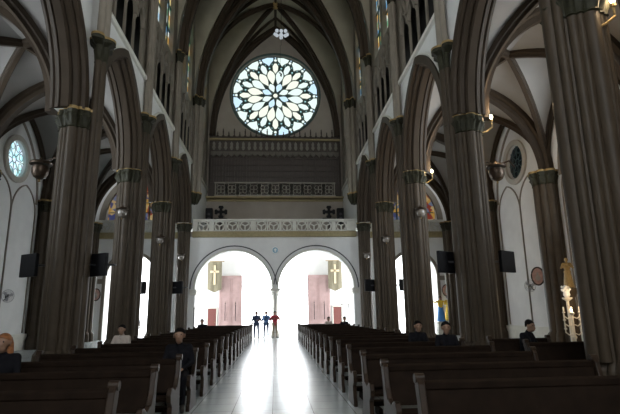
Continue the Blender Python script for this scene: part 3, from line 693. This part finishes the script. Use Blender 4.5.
# ------------------------------------------------------------------ screens on the piers
def make_screen():
    r = empty('wall_screen_monitor')
    m = MB(); m.box(-.40, .40, -.06, .06, -.36, .36); m.build('cabinet', BLACK, r, bevel=.02)
    m = MB(); m.box(-.37, .37, .06, .07, -.33, .33); m.build('display', GLASSD, r)
    return r
s0 = make_screen(); n = 0
SCR = [(-1, 1, -1, 'black screen on the aisle side of the broad left pier'), (-1, 1, 1, 'black screen on the nave side of the broad left pier'), (1, 1, -1, 'black screen on the nave side of the broad right pier'), (1, 1, 1, 'black screen on the aisle side of the broad right pier'),
       (-1, 3, -1, 'small-looking black screen on the aisle side of the slender left pier'), (-1, 3, 1, 'small-looking black screen on the nave side of the slender left pier'), (1, 3, -1, 'small-looking black screen on the nave side of the slender right pier'), (1, 3, 1, 'small-looking black screen on the aisle side of the slender right pier')]
for side, k, d, lab in SCR:
    r = s0 if n == 0 else dup(s0); n += 1
    x = side * PX + d * 1.05 + (.15 if (side, k) == (-1, 1) else 0); r.location = (x, PY[k], 3.3)
    r.rotation_euler = (0, 0, side * math.radians(33))
    m = MB(); rm = r.rotation_euler.to_matrix().inverted()
    p = rm @ Vector((-d * .55, 0, 0)); m.tube([(0, 0, 0), p], .035, 8); m.build('bracket', DGREY, r)
    tag(r, lab, 'screen', 'black screens on the piers')

# bowl lamps bracketed from the piers
def make_bowl(bm):
    r = empty('bowl_lamp')
    m = MB(); m.lathe([(.0, .30), (.42, .30), (.44, .36), (.40, .42), (.12, .46), (.05, .62), (.0, .62)], n=20); m.build('canopy', BOWLM, r, True)
    m = MB(); m.lathe([(.0, -.32), (.10, -.31), (.24, -.22), (.32, -.05), (.34, .12), (.30, .24), (.0, .26)], n=20); m.build('bowl', bm, r, True)
    m = MB(); m.lathe([(.0, -.44), (.05, -.40), (.03, -.35), (.06, -.31)], n=10); m.build('finial', GILT, r, True)
    return r
bd = make_bowl(BOWLM); bg = make_bowl(BOWLG); nd = ng = 0
for side in (-1, 1):
    for k in (1, 2, 3, 4):
        if k == 1: r = bd if nd == 0 else dup(bd); nd += 1
        else: r = bg if ng == 0 else dup(bg); ng += 1
        dx = {1: 1.05, 2: .07, 3: -.1, 4: .0}[k]; dy = {1: .1, 2: -.75, 3: -.85, 4: -.7}[k]
        r.location = (side * (PX + dx) + (.12 if (side, k) == (-1, 1) else 0), PY[k] + dy, {1: 6.38, 2: 6.2, 3: 5.95, 4: 5.8}[k])
        q = .8 if k == 1 else .62; r.scale = (q, q, q)
        m = MB(); m.tube([(0, 0, .4), (-side * dx * .45 / q, -dy * .45 / q, .6), (-side * dx * .62 / q, -dy * .62 / q, .3)], .04, 8); m.build('bracket', BOWLM, r, True)
        sd = 'left' if side < 0 else 'right'
        tag(r, {1: 'large bronze bowl lamp on the aisle face of the broad %s pier', 2: 'glass bowl lamp high on the second visible %s pier', 3: 'glass bowl lamp on the slender %s pier with small screens', 4: 'glass bowl lamp on the %s pier beside the entrance arches'}[k] % sd, 'lamp', 'bowl lamps on the piers')
# lit bulbs beside capitals
LIGHTS = []
for k, lab in ((0, 'lit bulb on a gilt bracket on the huge right-hand pier'), (1, 'lit bulb beside the capital of the broad right pier'), (2, 'lit bulb beside the capital of the pier near the statues')):
    r = empty('bracket_bulb', (PX + .98, PY[k] - .05, 8.42)); tag(r, lab, 'lamp', 'lit bulbs by the right capitals')
    if k == 0: r.location = (7.05, 8.42, 7.95)
    m = MB(); m.tube([(-.5, .25 if k == 0 else .05, -.55), (-.2, .05, -.5), (0, 0, -.35), (0, 0, -.12)], .03, 8); m.lathe([(.0, -.14), (.06, -.12), (.05, -.05), (.03, -.04)], n=10); m.build('bracket', GILT, r, True)
    m = MB(); m.lathe([(.02, -.05), (.05, .02), (.055, .06), (.03, .11), (.005, .13)], n=12); m.build('bulb', BULB, r, True)
    LIGHTS.append(r.location.copy())

# chandelier
r = empty('chandelier', (.45, 33.0, 22.5)); tag(r, 'round chandelier of pale globes hanging from the nave vault', 'chandelier')
m = MB(); m.tube([(0, 0, 0.15), (0, 0, 7.3)], .018, 6); m.build('cable', BLACK, r)
m = MB(); m.tube([(.42 * math.cos(2 * PI * i / 20), .42 * math.sin(2 * PI * i / 20), 0) for i in range(20)], .03, 6, 0, True)
for i in range(4): m.tube([(.42 * math.cos(i * PI / 2), .42 * math.sin(i * PI / 2), 0), (0, 0, .3)], .02, 6)
m.tube([(0, 0, .3), (0, 0, -1.0)], .012, 6); m.build('ring', DGREY, r, True)
for i in range(8):
    a = 2 * PI * i / 8; m = MB(); m.ball((.45 * math.cos(a), .45 * math.sin(a), -.05 + .1 * (i % 2)), .14); m.build('globe', CRYST, r, True)
m = MB(); m.ball((0, 0, -.12), .17); m.build('globe', CRYST, r, True)
r = empty('hanging_microphone', (.38, 33.2, 19.05)); tag(r, 'tiny dark microphone cluster hanging before the rose window', 'microphone')
m = MB(); m.tube([(0, 0, .1), (0, 0, 2.4)], .010, 6); m.build('cable', BLACK, r)
m = MB(); m.tube([(-.12, 0, .12), (0, 0, .1), (.02, 0, -.15)], .035, 8); m.tube([(.1, 0, .05), (.06, 0, -.18)], .04, 8); m.tube([(-.1, 0, .1), (.1, 0, .04)], .02, 6); m.build('capsule', BLACK, r, True)
for o in [o for o in bpy.data.objects if o.name == 'hanging_microphone']: o.location.z = 19.25

# wall fans, plaques
def make_fan():
    r = empty('wall_fan')
    m = MB()
    for q in (.1, .2, .3): m.tube([(q * math.cos(2 * PI * i / 24), -.02 if q < .3 else .02, q * math.sin(2 * PI * i / 24)) for i in range(24)], .008 if q < .3 else .014, 6, 0, True)
    for i in range(16): a = 2 * PI * i / 16; m.tube([(.05 * math.cos(a), -.06, .05 * math.sin(a)), (.3 * math.cos(a), .02, .3 * math.sin(a))], .005, 5)
    m.build('guard', FANM, r, True)
    m = MB()
    for i in range(3):
        a = 2 * PI * i / 3 + .4
        m.prism([(u * math.cos(a) - v * math.sin(a), u * math.sin(a) + v * math.cos(a)) for u, v in ((.04, -.03), (.2, -.10), (.26, -.04), (.26, .04), (.18, .07), (.04, .03))], mpY, .02, .03)
    m.build('blade', FANM, r)
    m = MB(); m.lathe([(.0, -.10), (.07, -.09), (.08, .08), (.0, .1)], (0, .1, 0), 12); m.tube([(0, .1, 0), (.0, .2, -.15), (.0, .38, -.2)], .025, 8); m.build('motor', BLACK, r, True)
    return r
f0 = make_fan(); f0.location = (13.12, 24.3, 2.92); f0.rotation_euler = (0, 0, -1.0); tag(f0, 'small wall fan below the pink plaque on the right aisle wall', 'fan', 'fans on the aisle walls')
f1 = dup(f0); f1.location = (-12.9, 24.7, 2.75); f1.rotation_euler = (0, 0, 1.0); tag(f1, 'small dark wall fan on the white left aisle wall', 'fan', 'fans on the aisle walls')
def plaque(loc, rz, lab):
    r = empty('oval_plaque', loc, rz); tag(r, lab, 'plaque', 'pink oval plaques')
    m = MB(); m.prism([(.30 * math.cos(2 * PI * i / 28), .42 * math.sin(2 * PI * i / 28)) for i in range(28)], mpY, -.03, .03); m.build('medallion', PINK, r)
    m = MB(); m.tube([(.31 * math.cos(2 * PI * i / 28), -.02, .43 * math.sin(2 * PI * i / 28)) for i in range(28)], .04, 8, 0, True); m.build('frame', CASEW, r, True)
    m = MB(); m.ball((0, -.03, .12), (.06, .03, .07)); m.ball((0, -.03, -.08), (.12, .03, .15)); m.build('relief_figure', BEIGEC, r, True)
plaque((13.05, 23.3, 3.34), -.9, 'pink oval plaque above the wall fan at right')
plaque((-13.25, 37.3, 3.3), 0, 'pink oval plaque beside the left aisle door')
plaque((13.3, 37.3, 3.3), 0, 'pink oval plaque beside the right aisle door')

# ------------------------------------------------------------------ figures
def capsule(mb, a, b, ra, rb, n=12):
    a, b = Vector(a), Vector(b); t = (b - a); L = max(t.length, 1e-4); t = t / L
    up = Vector((0, 0, 1)) if abs(t.z) < .9 else Vector((1, 0, 0)); u = t.cross(up).normalized(); v = t.cross(u); rs = []
    for k in range(1, 5):
        q = PI / 2 * k / 4; rs.append((a - t * ra * math.cos(q), ra * math.sin(q)))
    for k in range(4, 0, -1):
        q = PI / 2 * k / 4; rs.append((b + t * rb * math.cos(q), rb * math.sin(q)))
    mb.rings([[p + (u * math.cos(2 * PI * i / n) + v * math.sin(2 * PI * i / n)) * r for i in range(n)] for p, r in rs])
def segdist(p, a, b, ra, rb):
    ab = b - a; L = ab.length_squared; u = max(0, min(1, (p - a).dot(ab) / L)) if L > 1e-9 else 0
    return (p - a - ab * u).length - (ra + (rb - ra) * u)
def figure(name, loc, rz, J, mats, hair=None, lean=0, voxel=.016, skirt=None, long_hair=False):
    """J: joints in metres, facing -Y. mats: dict top/legs/skin/shoe"""
    ml = [mats['skin'], mats['top'], mats['legs'], mats['shoe']]; SK, TP, LG, SH = 0, 1, 2, 3
    segs = []
    def sg(a, b, ra, rb, mi): segs.append((Vector(a), Vector(b), ra, rb, mi))
    V = lambda k: Vector(J[k])
    pel, chest, neck, head = V('pelvis'), V('chest'), V('neck'), V('head')
    side = (V('shR') - V('shL')).normalized()
    sg(pel - side * .07, pel + side * .07, .125, .125, LG)
    sg(pel, (pel + chest) / 2, .135, .13, TP)
    for q in (-1, 1): sg((pel + chest) / 2 + side * q * .035, chest + side * q * .08, .12, .125, TP)
    sg(V('shL') * .8 + chest * .2, V('shR') * .8 + chest * .2, .085, .085, TP)
    sg(chest + (neck - chest) * .5, neck, .085, .06, TP); sg(neck, head - Vector((0, 0, .05)), .055, .055, SK)
    fw = Vector(J.get('face', (0, -1, 0))).normalized(); rt = Vector((-fw.y, fw.x, 0)).normalized()
    sg(head + Vector((0, 0, .035)) - fw * .015, head + Vector((0, 0, .02)) + fw * .012, .093, .088, SK)
    sg(head + fw * .03 - Vector((0, 0, .075)), head + fw * .03 - Vector((0, 0, .02)), .058, .07, SK)
    sg(head + fw * .098 - Vector((0, 0, .012)), head + fw * .112 - Vector((0, 0, .035)), .012, .016, SK)     # nose
    sg(head + fw * .088 - Vector((0, 0, .072)) - rt * .02, head + fw * .088 - Vector((0, 0, .072)) + rt * .02, .012, .012, SK)   # lips
    for q in (-1, 1): sg(head + rt * q * .092 + Vector((0, 0, .015)), head + rt * q * .092 - Vector((0, 0, .03)), .018, .013, SK)  # ears
    for s in 'LR':
        q = -1 if s == 'L' else 1
        sg(V('sh' + s), V('el' + s), .062, .046, TP); el, wr = V('el' + s), V('wr' + s)
        md = el + (wr - el) * .35; sg(el, md, .046, .042, TP if mats.get('long') else SK); sg(md, wr, .042, .03, TP if mats.get('long') == 2 else SK)
        d = (wr - el).normalized(); hd = Vector(J.get('hand' + s, d)).normalized(); w_ = hd.cross(Vector((0, 0, 1)) if abs(hd.z) < .8 else Vector((0, 1, 0))).normalized()
        pn = hd.cross(w_)
        for k in (-1, 0, 1): sg(wr, wr + hd * .085 + w_ * k * .024, .022, .017, SK)
        for k, ln in ((-1.5, .055), (-.5, .07), (.5, .075), (1.5, .068)):
            b0 = wr + hd * .085 + w_ * k * .022; b1 = b0 + hd * ln * .55 + w_ * k * .004; sg(b0, b1, .0095, .009, SK); sg(b1, b1 + (hd * .8 + pn * .6).normalized() * ln * .5, .009, .0075, SK)
        t0 = wr + hd * .03 + w_ * .03; t1 = t0 + (hd * .7 + w_ * .7).normalized() * .05; sg(t0, t1, .014, .011, SK); sg(t1, t1 + hd * .03, .011, .009, SK)
        sg(V('hip' + s), V('kn' + s), .088, .06, LG); sg(V('kn' + s), V('an' + s), .06, .04, LG if not mats.get('shorts') else SK)
        an, to = V('an' + s), V('to' + s); sg(an, to, .045, .038, SH); sg(an - (to - an).normalized() * .05 + Vector((0, 0, to.z - an.z)), to, .04, .038, SH)
    mb = MB()
    for a, b, ra, rb, mi in segs: capsule(mb, a, b, ra, rb)
    if skirt:
        mb.rings([[(sx + sr * math.cos(2 * PI * i / 24), sy + sr * math.sin(2 * PI * i / 24), sz) for i in range(24)] for sx, sy, sz, sr in skirt])
    tmp = mb.build('tmp', SKIN)
    md = tmp.modifiers.new('r', 'REMESH'); md.mode = 'VOXEL'; md.voxel_size = voxel
    sm = tmp.modifiers.new('s', 'SMOOTH'); sm.iterations = 2; sm.factor = .4
    dg = bpy.context.evaluated_depsgraph_get(); dg.update()
    me = bpy.data.meshes.new_from_object(tmp.evaluated_get(dg)); bpy.data.objects.remove(tmp)
    me.materials.clear()
    for q in ml: me.materials.append(q)
    for p in me.polygons:
        c = p.center; p.use_smooth = True
        best = min(((segdist(c, *g[:4]) + (.0 if g[4] else .003), g[4]) for g in segs), key=lambda q: q[0])
        mi = best[1]
        if skirt and skirt[0][2] - .02 <= c.z <= skirt[-1][2] + .02: mi = LG
        p.material_index = mi
    o = bpy.data.objects.new(name, me); COL.objects.link(o); o.location = loc; o.rotation_euler = (0, 0, rz); o.scale = (1 / S,) * 3
    if hair:
        h = MB(); rs = []
        for k in range(7):
            a = -.25 + (PI / 2 + .2) * k / 6
            a = min(a, 1.5); rs.append([head + Vector((0, 0, .035)) - fw * .018 + (rt * math.cos(2 * PI * i / 20) * .098 + fw * math.sin(2 * PI * i / 20) * .104) * math.cos(a) * (1 if True else 1) + Vector((0, 0, .108 * math.sin(a) + (.065 * max(0, math.sin(2 * PI * i / 20)) * (3 - k) / 3 if k < 3 else 0) - (.05 * max(0, -math.sin(2 * PI * i / 20)) if k < 2 else 0))) for i in range(20)])
        h.rings(rs)
        if long_hair:
            h.rings([[head + Vector((0, 0, z)) - fw * d + (rt * math.cos(2 * PI * i / 16) * w + fw * math.sin(2 * PI * i / 16) * t) for i in range(16)] for z, d, w, t in ((.08, .04, .09, .07), (0, .06, .11, .07), (-.12, .07, .12, .06), (-.26, .08, .10, .04))])
        ho = h.build('hair', hair, o, True)
    e = MB()
    for q in (-1, 1): e.ball(tuple(head + fw * .083 + rt * q * .035 + Vector((0, 0, .022))), .012, 8, 6)
    e.build('eye', BLACK, o, True)
    return o
def sit(lean=0.0, armf=-.22, head_drop=0.0):
    return dict(pelvis=(0, 0, .54), chest=(0, .06 - lean, .88), neck=(0, .05 - lean * 1.3, 1.07), head=(0, .02 - lean * 1.6, 1.20 - head_drop),
                shL=(-.17, .06 - lean, 1.0), shR=(.17, .06 - lean, 1.0), elL=(-.24, -.04 - lean, .76), elR=(.24, -.04 - lean, .76), wrL=(-.10, armf - lean, .67), wrR=(.10, armf - lean, .67),
                hipL=(-.09, 0, .54), hipR=(.09, 0, .54), knL=(-.12, -.42, .52), knR=(.12, -.42, .52), anL=(-.12, -.40, .09), anR=(.12, -.40, .09), toL=(-.13, -.55, .04), toR=(.13, -.55, .04))
def stand(pose=0):
    j = dict(pelvis=(0, 0, .93), chest=(0, 0, 1.27), neck=(0, -.01, 1.48), head=(0, -.02, 1.60), shL=(-.18, 0, 1.40), shR=(.18, 0, 1.40), elL=(-.25, .02, 1.12), elR=(.25, .02, 1.12), wrL=(-.25, -.08, .88), wrR=(.25, -.08, .88),
             hipL=(-.09, 0, .92), hipR=(.09, 0, .92), knL=(-.11, -.02, .50), knR=(.11, -.02, .50), anL=(-.12, 0, .09), anR=(.12, 0, .09), toL=(-.15, -.15, .038), toR=(.15, -.15, .038), handL=(0, -.1, -1), handR=(0, -.1, -1))
    if pose == 1: j.update(wrR=(.06, -.24, 1.16), elR=(.27, -.05, 1.14), handR=(-.8, -.4, .2))
    if pose == 2: j.update(elL=(-.30, -.06, 1.16), wrL=(-.10, -.24, 1.25), handL=(.8, -.2, .3), elR=(.30, -.06, 1.16), wrR=(.10, -.24, 1.25), handR=(-.8, -.2, .3))
    if pose == 3: j.update(elL=(-.40, -.05, 1.30), wrL=(-.58, -.12, 1.48), handL=(-.5, -.1, .9), elR=(.40, -.05, 1.30), wrR=(.58, -.12, 1.48), handR=(.5, -.1, .9))
    return j
def P(label, *a, **k):
    g = k.pop('group', None); o = figure('person', *a, **k); tag(o, label, 'person', g); return o
M1 = lambda top, legs, **k: dict(skin=SKIN, top=top, legs=legs, shoe=SHOE, **k)
o1 = P('standing person in dark navy clothes, left of the three in the doorway', (-1.36, 36.2, 0), .1, stand(1), M1(NAVY, NAVY), hair=HAIRD)
o2 = P('standing person in a light blue top, middle of the three in the doorway', (-.68, 37.6, 0), -.1, stand(0), M1(BLUEC, NAVY), hair=HAIRD)
o3 = P('standing person in a red top and khaki trousers in front of the entrance column', (-.02, 36.15, 0), .2, stand(2), M1(REDC, KHAKI), hair=HAIRD)
for o in (o1, o2, o3): o.scale = (1.22, 1.22, 1.1)
P('seated person in black at the aisle end of a left pew', (-1.78, ROWS[3] - .36, .02), 0.1, sit(.06), M1(BLACKC, BLACKC, long=2), hair=HAIRD)
P('seated person in a pale shirt at the far end of a left pew', (-4.36, ROWS[6] - .36, .02), -.1, sit(.02), M1(BEIGEC, KHAKI, long=1), hair=HAIRD)
P('seated person with long auburn hair at the left edge of the picture', (-4.13, ROWS[2] - .36, .02), .05, sit(.04), M1(BLACKC, NAVY, long=2), hair=HAIRB, long_hair=True)
P('seated person in dark clothes in front of the third right pier', (3.82, ROWS[5] - .36, .02), .1, sit(.03), M1(BLACKC, BLACKC, long=2), hair=HAIRD)
P('seated person in black below the yellow statue', (4.02, ROWS[4] - .36, .02), -.1, sit(0.0), M1(BLACKC, BLACKC, long=2), hair=HAIRD)
js = sit(.12, -.34); js['face'] = (.0, -1, -.15)
P('seated man in dark clothes turned sideways on a short side pew at right', (6.16, 12.25 - .36, .02), .55, js, M1(BLACKC, BLACKC, long=2), hair=HAIRD)
P('seated person in pale clothes far back near the right door leaf', (3.55, ROWS[17] - .36, .02), 0, sit(.02), M1(BEIGEC, BEIGEC, long=1), hair=HAIRD)
P('seated person bent low in black at the right end of the last pew', (4.35, ROWS[16] - .36, .02), 0, sit(.16), M1(BLACKC, BLACKC, long=2), hair=HAIRD)
P('seated person in black at the far left end of the last pew', (-4.25, ROWS[15] - .36, .02), 0, sit(.1), M1(BLACKC, BLACKC, long=2), hair=HAIRD)
P('standing person in navy in the bright left aisle doorway', (-10.05, 36.6, 0), .4, stand(0), M1(NAVY, BLACKC), hair=HAIRD)

# statues at the end of the right aisle
def statue(loc, rz, pose, mats, lab, h):
    r = empty('painted_statue', loc, rz); tag(r, lab, 'statue', 'painted statues by the right aisle door')
    m = MB(); m.box(-.42, .42, -.36, .36, 0, .1); m.box(-.34, .34, -.28, .28, .1, h - .1); m.box(-.4, .4, -.34, .34, h - .1, h); m.build('pedestal', PARAP, r, bevel=.02)
    o = figure('figure', (0, 0, h - .02), 0, stand(pose), mats, hair=HAIRD, skirt=[(0, 0, .05, .30), (0, 0, .5, .24), (0, 0, .95, .16)])
    o.parent = r
    return r
statue((12.38, 36.2, 0), 0, 3, dict(skin=SKIN, top=YELC, legs=ROBEB, shoe=SHOE, long=2), 'painted statue with raised arms in a yellow top and blue skirt', .95)
statue((13.25, 36.95, 0), 0, 2, dict(skin=SKIN, top=YELC, legs=YELC, shoe=SHOE, long=2), 'painted statue in long yellow robes beside the blue-skirted one', 1.0)
# gilded statue and altar stand on the right aisle wall
r = empty('gilded_statue', (12.85, 20.5, 0)); tag(r, 'gilded saint statue on a tall slim pedestal at the right aisle wall', 'statue')
m = MB(); m.lathe([(.4, 0), (.4, .15), (.22, .3), (.18, 2.2), (.3, 2.4), (.36, 2.5), (.36, 2.6)], n=16); m.build('pedestal', STONE, r, True)
o = figure('figure', (0, 0, 2.58), -.5, stand(2), dict(skin=GILT, top=GILT, legs=GILT, shoe=GILT, long=2), hair=GILT, skirt=[(0, 0, .05, .28), (0, 0, .5, .23), (0, 0, .95, .16)]); o.parent = r; o.scale = (.72 / S,) * 3
r = empty('flower_vase', (12.38, 20.0, 0)); tag(r, 'white flowers in a vase on a white stand below the gilded statue', 'flowers')
m = MB(); m.lathe([(.22, 0), (.22, .06), (.06, .12), (.06, 2.05), (.2, 2.15), (.2, 2.2)], n=14); m.build('stand', WROUGHT, r, True)
m = MB(); m.lathe([(.08, 2.2), (.14, 2.3), (.12, 2.42), (.15, 2.5)], n=14); m.build('vase', WHITEC, r, True)
m = MB()
for i in range(26):
    a = random.random() * 2 * PI; q = random.random() * .26; m.ball((q * .7 * math.cos(a), q * .7 * math.sin(a), 2.5 + random.random() * .16), .045 + .03 * random.random(), 8, 6)
m.build('blossoms', WHITEC, r, True)
r = empty('ornate_candle_stand', (12.12, 19.4, 0)); tag(r, 'ornate white candle stand with a lit candle by the right aisle wall', 'candle stand')
m = MB(); m.lathe([(.3, 0), (.3, .08), (.08, .16), (.05, .5), (.1, .6), (.05, .7), (.05, 1.45), (.12, 1.55), (.04, 1.62)], n=14); m.build('stem', WROUGHT, r, True)
for q in (-1, 1):
    for z in (.75, 1.1, 1.4): 
        m = MB(); m.tube([(q * .05, 0, z), (q * .2, 0, z - .06), (q * .34, 0, z + .04), (q * .34, 0, z + .16)], .025, 8); m.lathe([(.0, 0), (.06, .02), (.06, .05), (.03, .06), (.03, .25), (.0, .26)], (q * .34, 0, z + .15), 10); m.build('candle_arm', WROUGHT, r, True)
m = MB(); m.lathe([(.02, 1.62), (.03, 1.66), (.022, 1.72), (.003, 1.8)], n=10); m.build('flame', BULB, r, True)
LIGHTS.append(Vector((12.1, 19.1, 1.75)))
# stanchion near the left arch
r = empty('processional_post', (-5.7, 35.2, 0)); tag(r, 'thin dark post standing left of the entrance arches', 'post')
m = MB(); m.lathe([(.2, 0), (.2, .04), (.03, .08)], n=14); m.build('base', BLACK, r)
m = MB(); m.lathe([(.03, .08), (.025, 2.1), (.05, 2.13), (.0, 2.3)], n=10); m.build('pole', BLACK, r, True)
# booklets left on pew seats
for i, (x, y, lab) in enumerate(((2.55, ROWS[0], 'white leaflet on the seat of the nearest right pew, toward the aisle'), (3.2, ROWS[0], 'white leaflet on the seat of the nearest right pew, toward the wall'))):
    m = MB(); m.box(-.14, .14, -.1, .1, 0, .012); o = m.build('paper_leaflet', PAPER); o.location = (x, y - .34, .478); o.rotation_euler = (math.radians(-3), 0, .2 + i * .3); tag(o, lab, 'leaflet', 'leaflets on the pews')

# ------------------------------------------------------------------ lights
def area(name, loc, rot, sx, sy, e, col=(1, 1, 1)):
    l = bpy.data.lights.new(name, 'AREA'); l.shape = 'RECTANGLE'; l.size = sx; l.size_y = sy; l.energy = e; l.color = col
    o = bpy.data.objects.new(name, l); o.location = loc; o.rotation_euler = rot; COL.objects.link(o); return o
for x in (-4, 0, 4):
    o = area('window_daylight', (x, -6.2, 21), (PI / 2 + .02, 0, 0), 2.8, 9, 58, (1, .96, .88)); o.data.spread = math.radians(60)  # unseen fill added behind the camera to brighten the vault and far wall
for s in (-1, 1):
    for y in (19.1, 12.4):
        o = area('aisle_window_daylight', (s * 13.6, y, 8.3), (0, s * (PI / 2 + .15), s * -.6), 6, 3, 380, (.86, .94, 1.0)); o.data.spread = math.radians(115)  # fill panels added along the outer walls to brighten the aisles
    area('porch_daylight', (s * 13.4, 40.8, 3.7), (0, s * PI / 2, 0), 6.5, 5, 2300, (.95, .98, 1.0))  # fill added at the closed porch ends to whiten its walls
for p in LIGHTS:
    l = bpy.data.lights.new('bulb_light', 'POINT'); l.energy = 140 if p.z > 3 else 45; l.color = (1, .72, .42); l.shadow_soft_size = .12
    o = bpy.data.objects.new('bulb_light', l); o.location = p + Vector((.12, -.12, .28)); COL.objects.link(o)
pt = area('door_portal', (0, YB + .2, 3.75), (PI / 2, 0, PI), 5.9, 7.4, 1); pt.data.cycles.is_portal = True; pt.rotation_euler = (-PI / 2, 0, 0)
for s in (-1, 1):
    pt = area('door_portal', (s * 10.9, YB + .2, 3.5), (-PI / 2, 0, 0), 4.4, 7.0, 1); pt.data.cycles.is_portal = True
wd = bpy.data.worlds.new('bright sky'); sc.world = wd; wd.use_nodes = True
bg = wd.node_tree.nodes['Background']; bg.inputs['Color'].default_value = (.93, .97, 1.0, 1); bg.inputs['Strength'].default_value = 6.5

# ------------------------------------------------------------------ camera
cam = bpy.data.cameras.new('camera'); co = bpy.data.objects.new('camera', cam); COL.objects.link(co); sc.camera = co
cam.sensor_width = 36; cam.lens = 482 / 620 * 36; cam.clip_start = .05; cam.clip_end = 400
RX = Vector((.9975, -.0001, -.0703)); RY = Vector((-.0687, -.2162, -.9739)); RU = Vector((-.0151, .9763, -.2157))
mw = Matrix((RX, RY, RU)).to_4x4()                       # camera axes seen in the church frame
mw.translation = Vector((.06, 0, 1.7)); co.matrix_world = mw

# survey units to metres
bpy.context.view_layer.update()
for o in list(bpy.data.objects):
    if o.parent is None:
        o.location = o.location * S
        if o.type != 'CAMERA': o.scale = o.scale * S

sc.cycles.use_denoising = True
sc.cycles.max_bounces = 8; sc.cycles.diffuse_bounces = 4
vs = sc.view_settings; sc.display_settings.display_device = 'sRGB'
vs.view_transform = 'Standard'; vs.look = 'None'; vs.gamma = 1; vs.use_curve_mapping = False; vs.exposure = 0
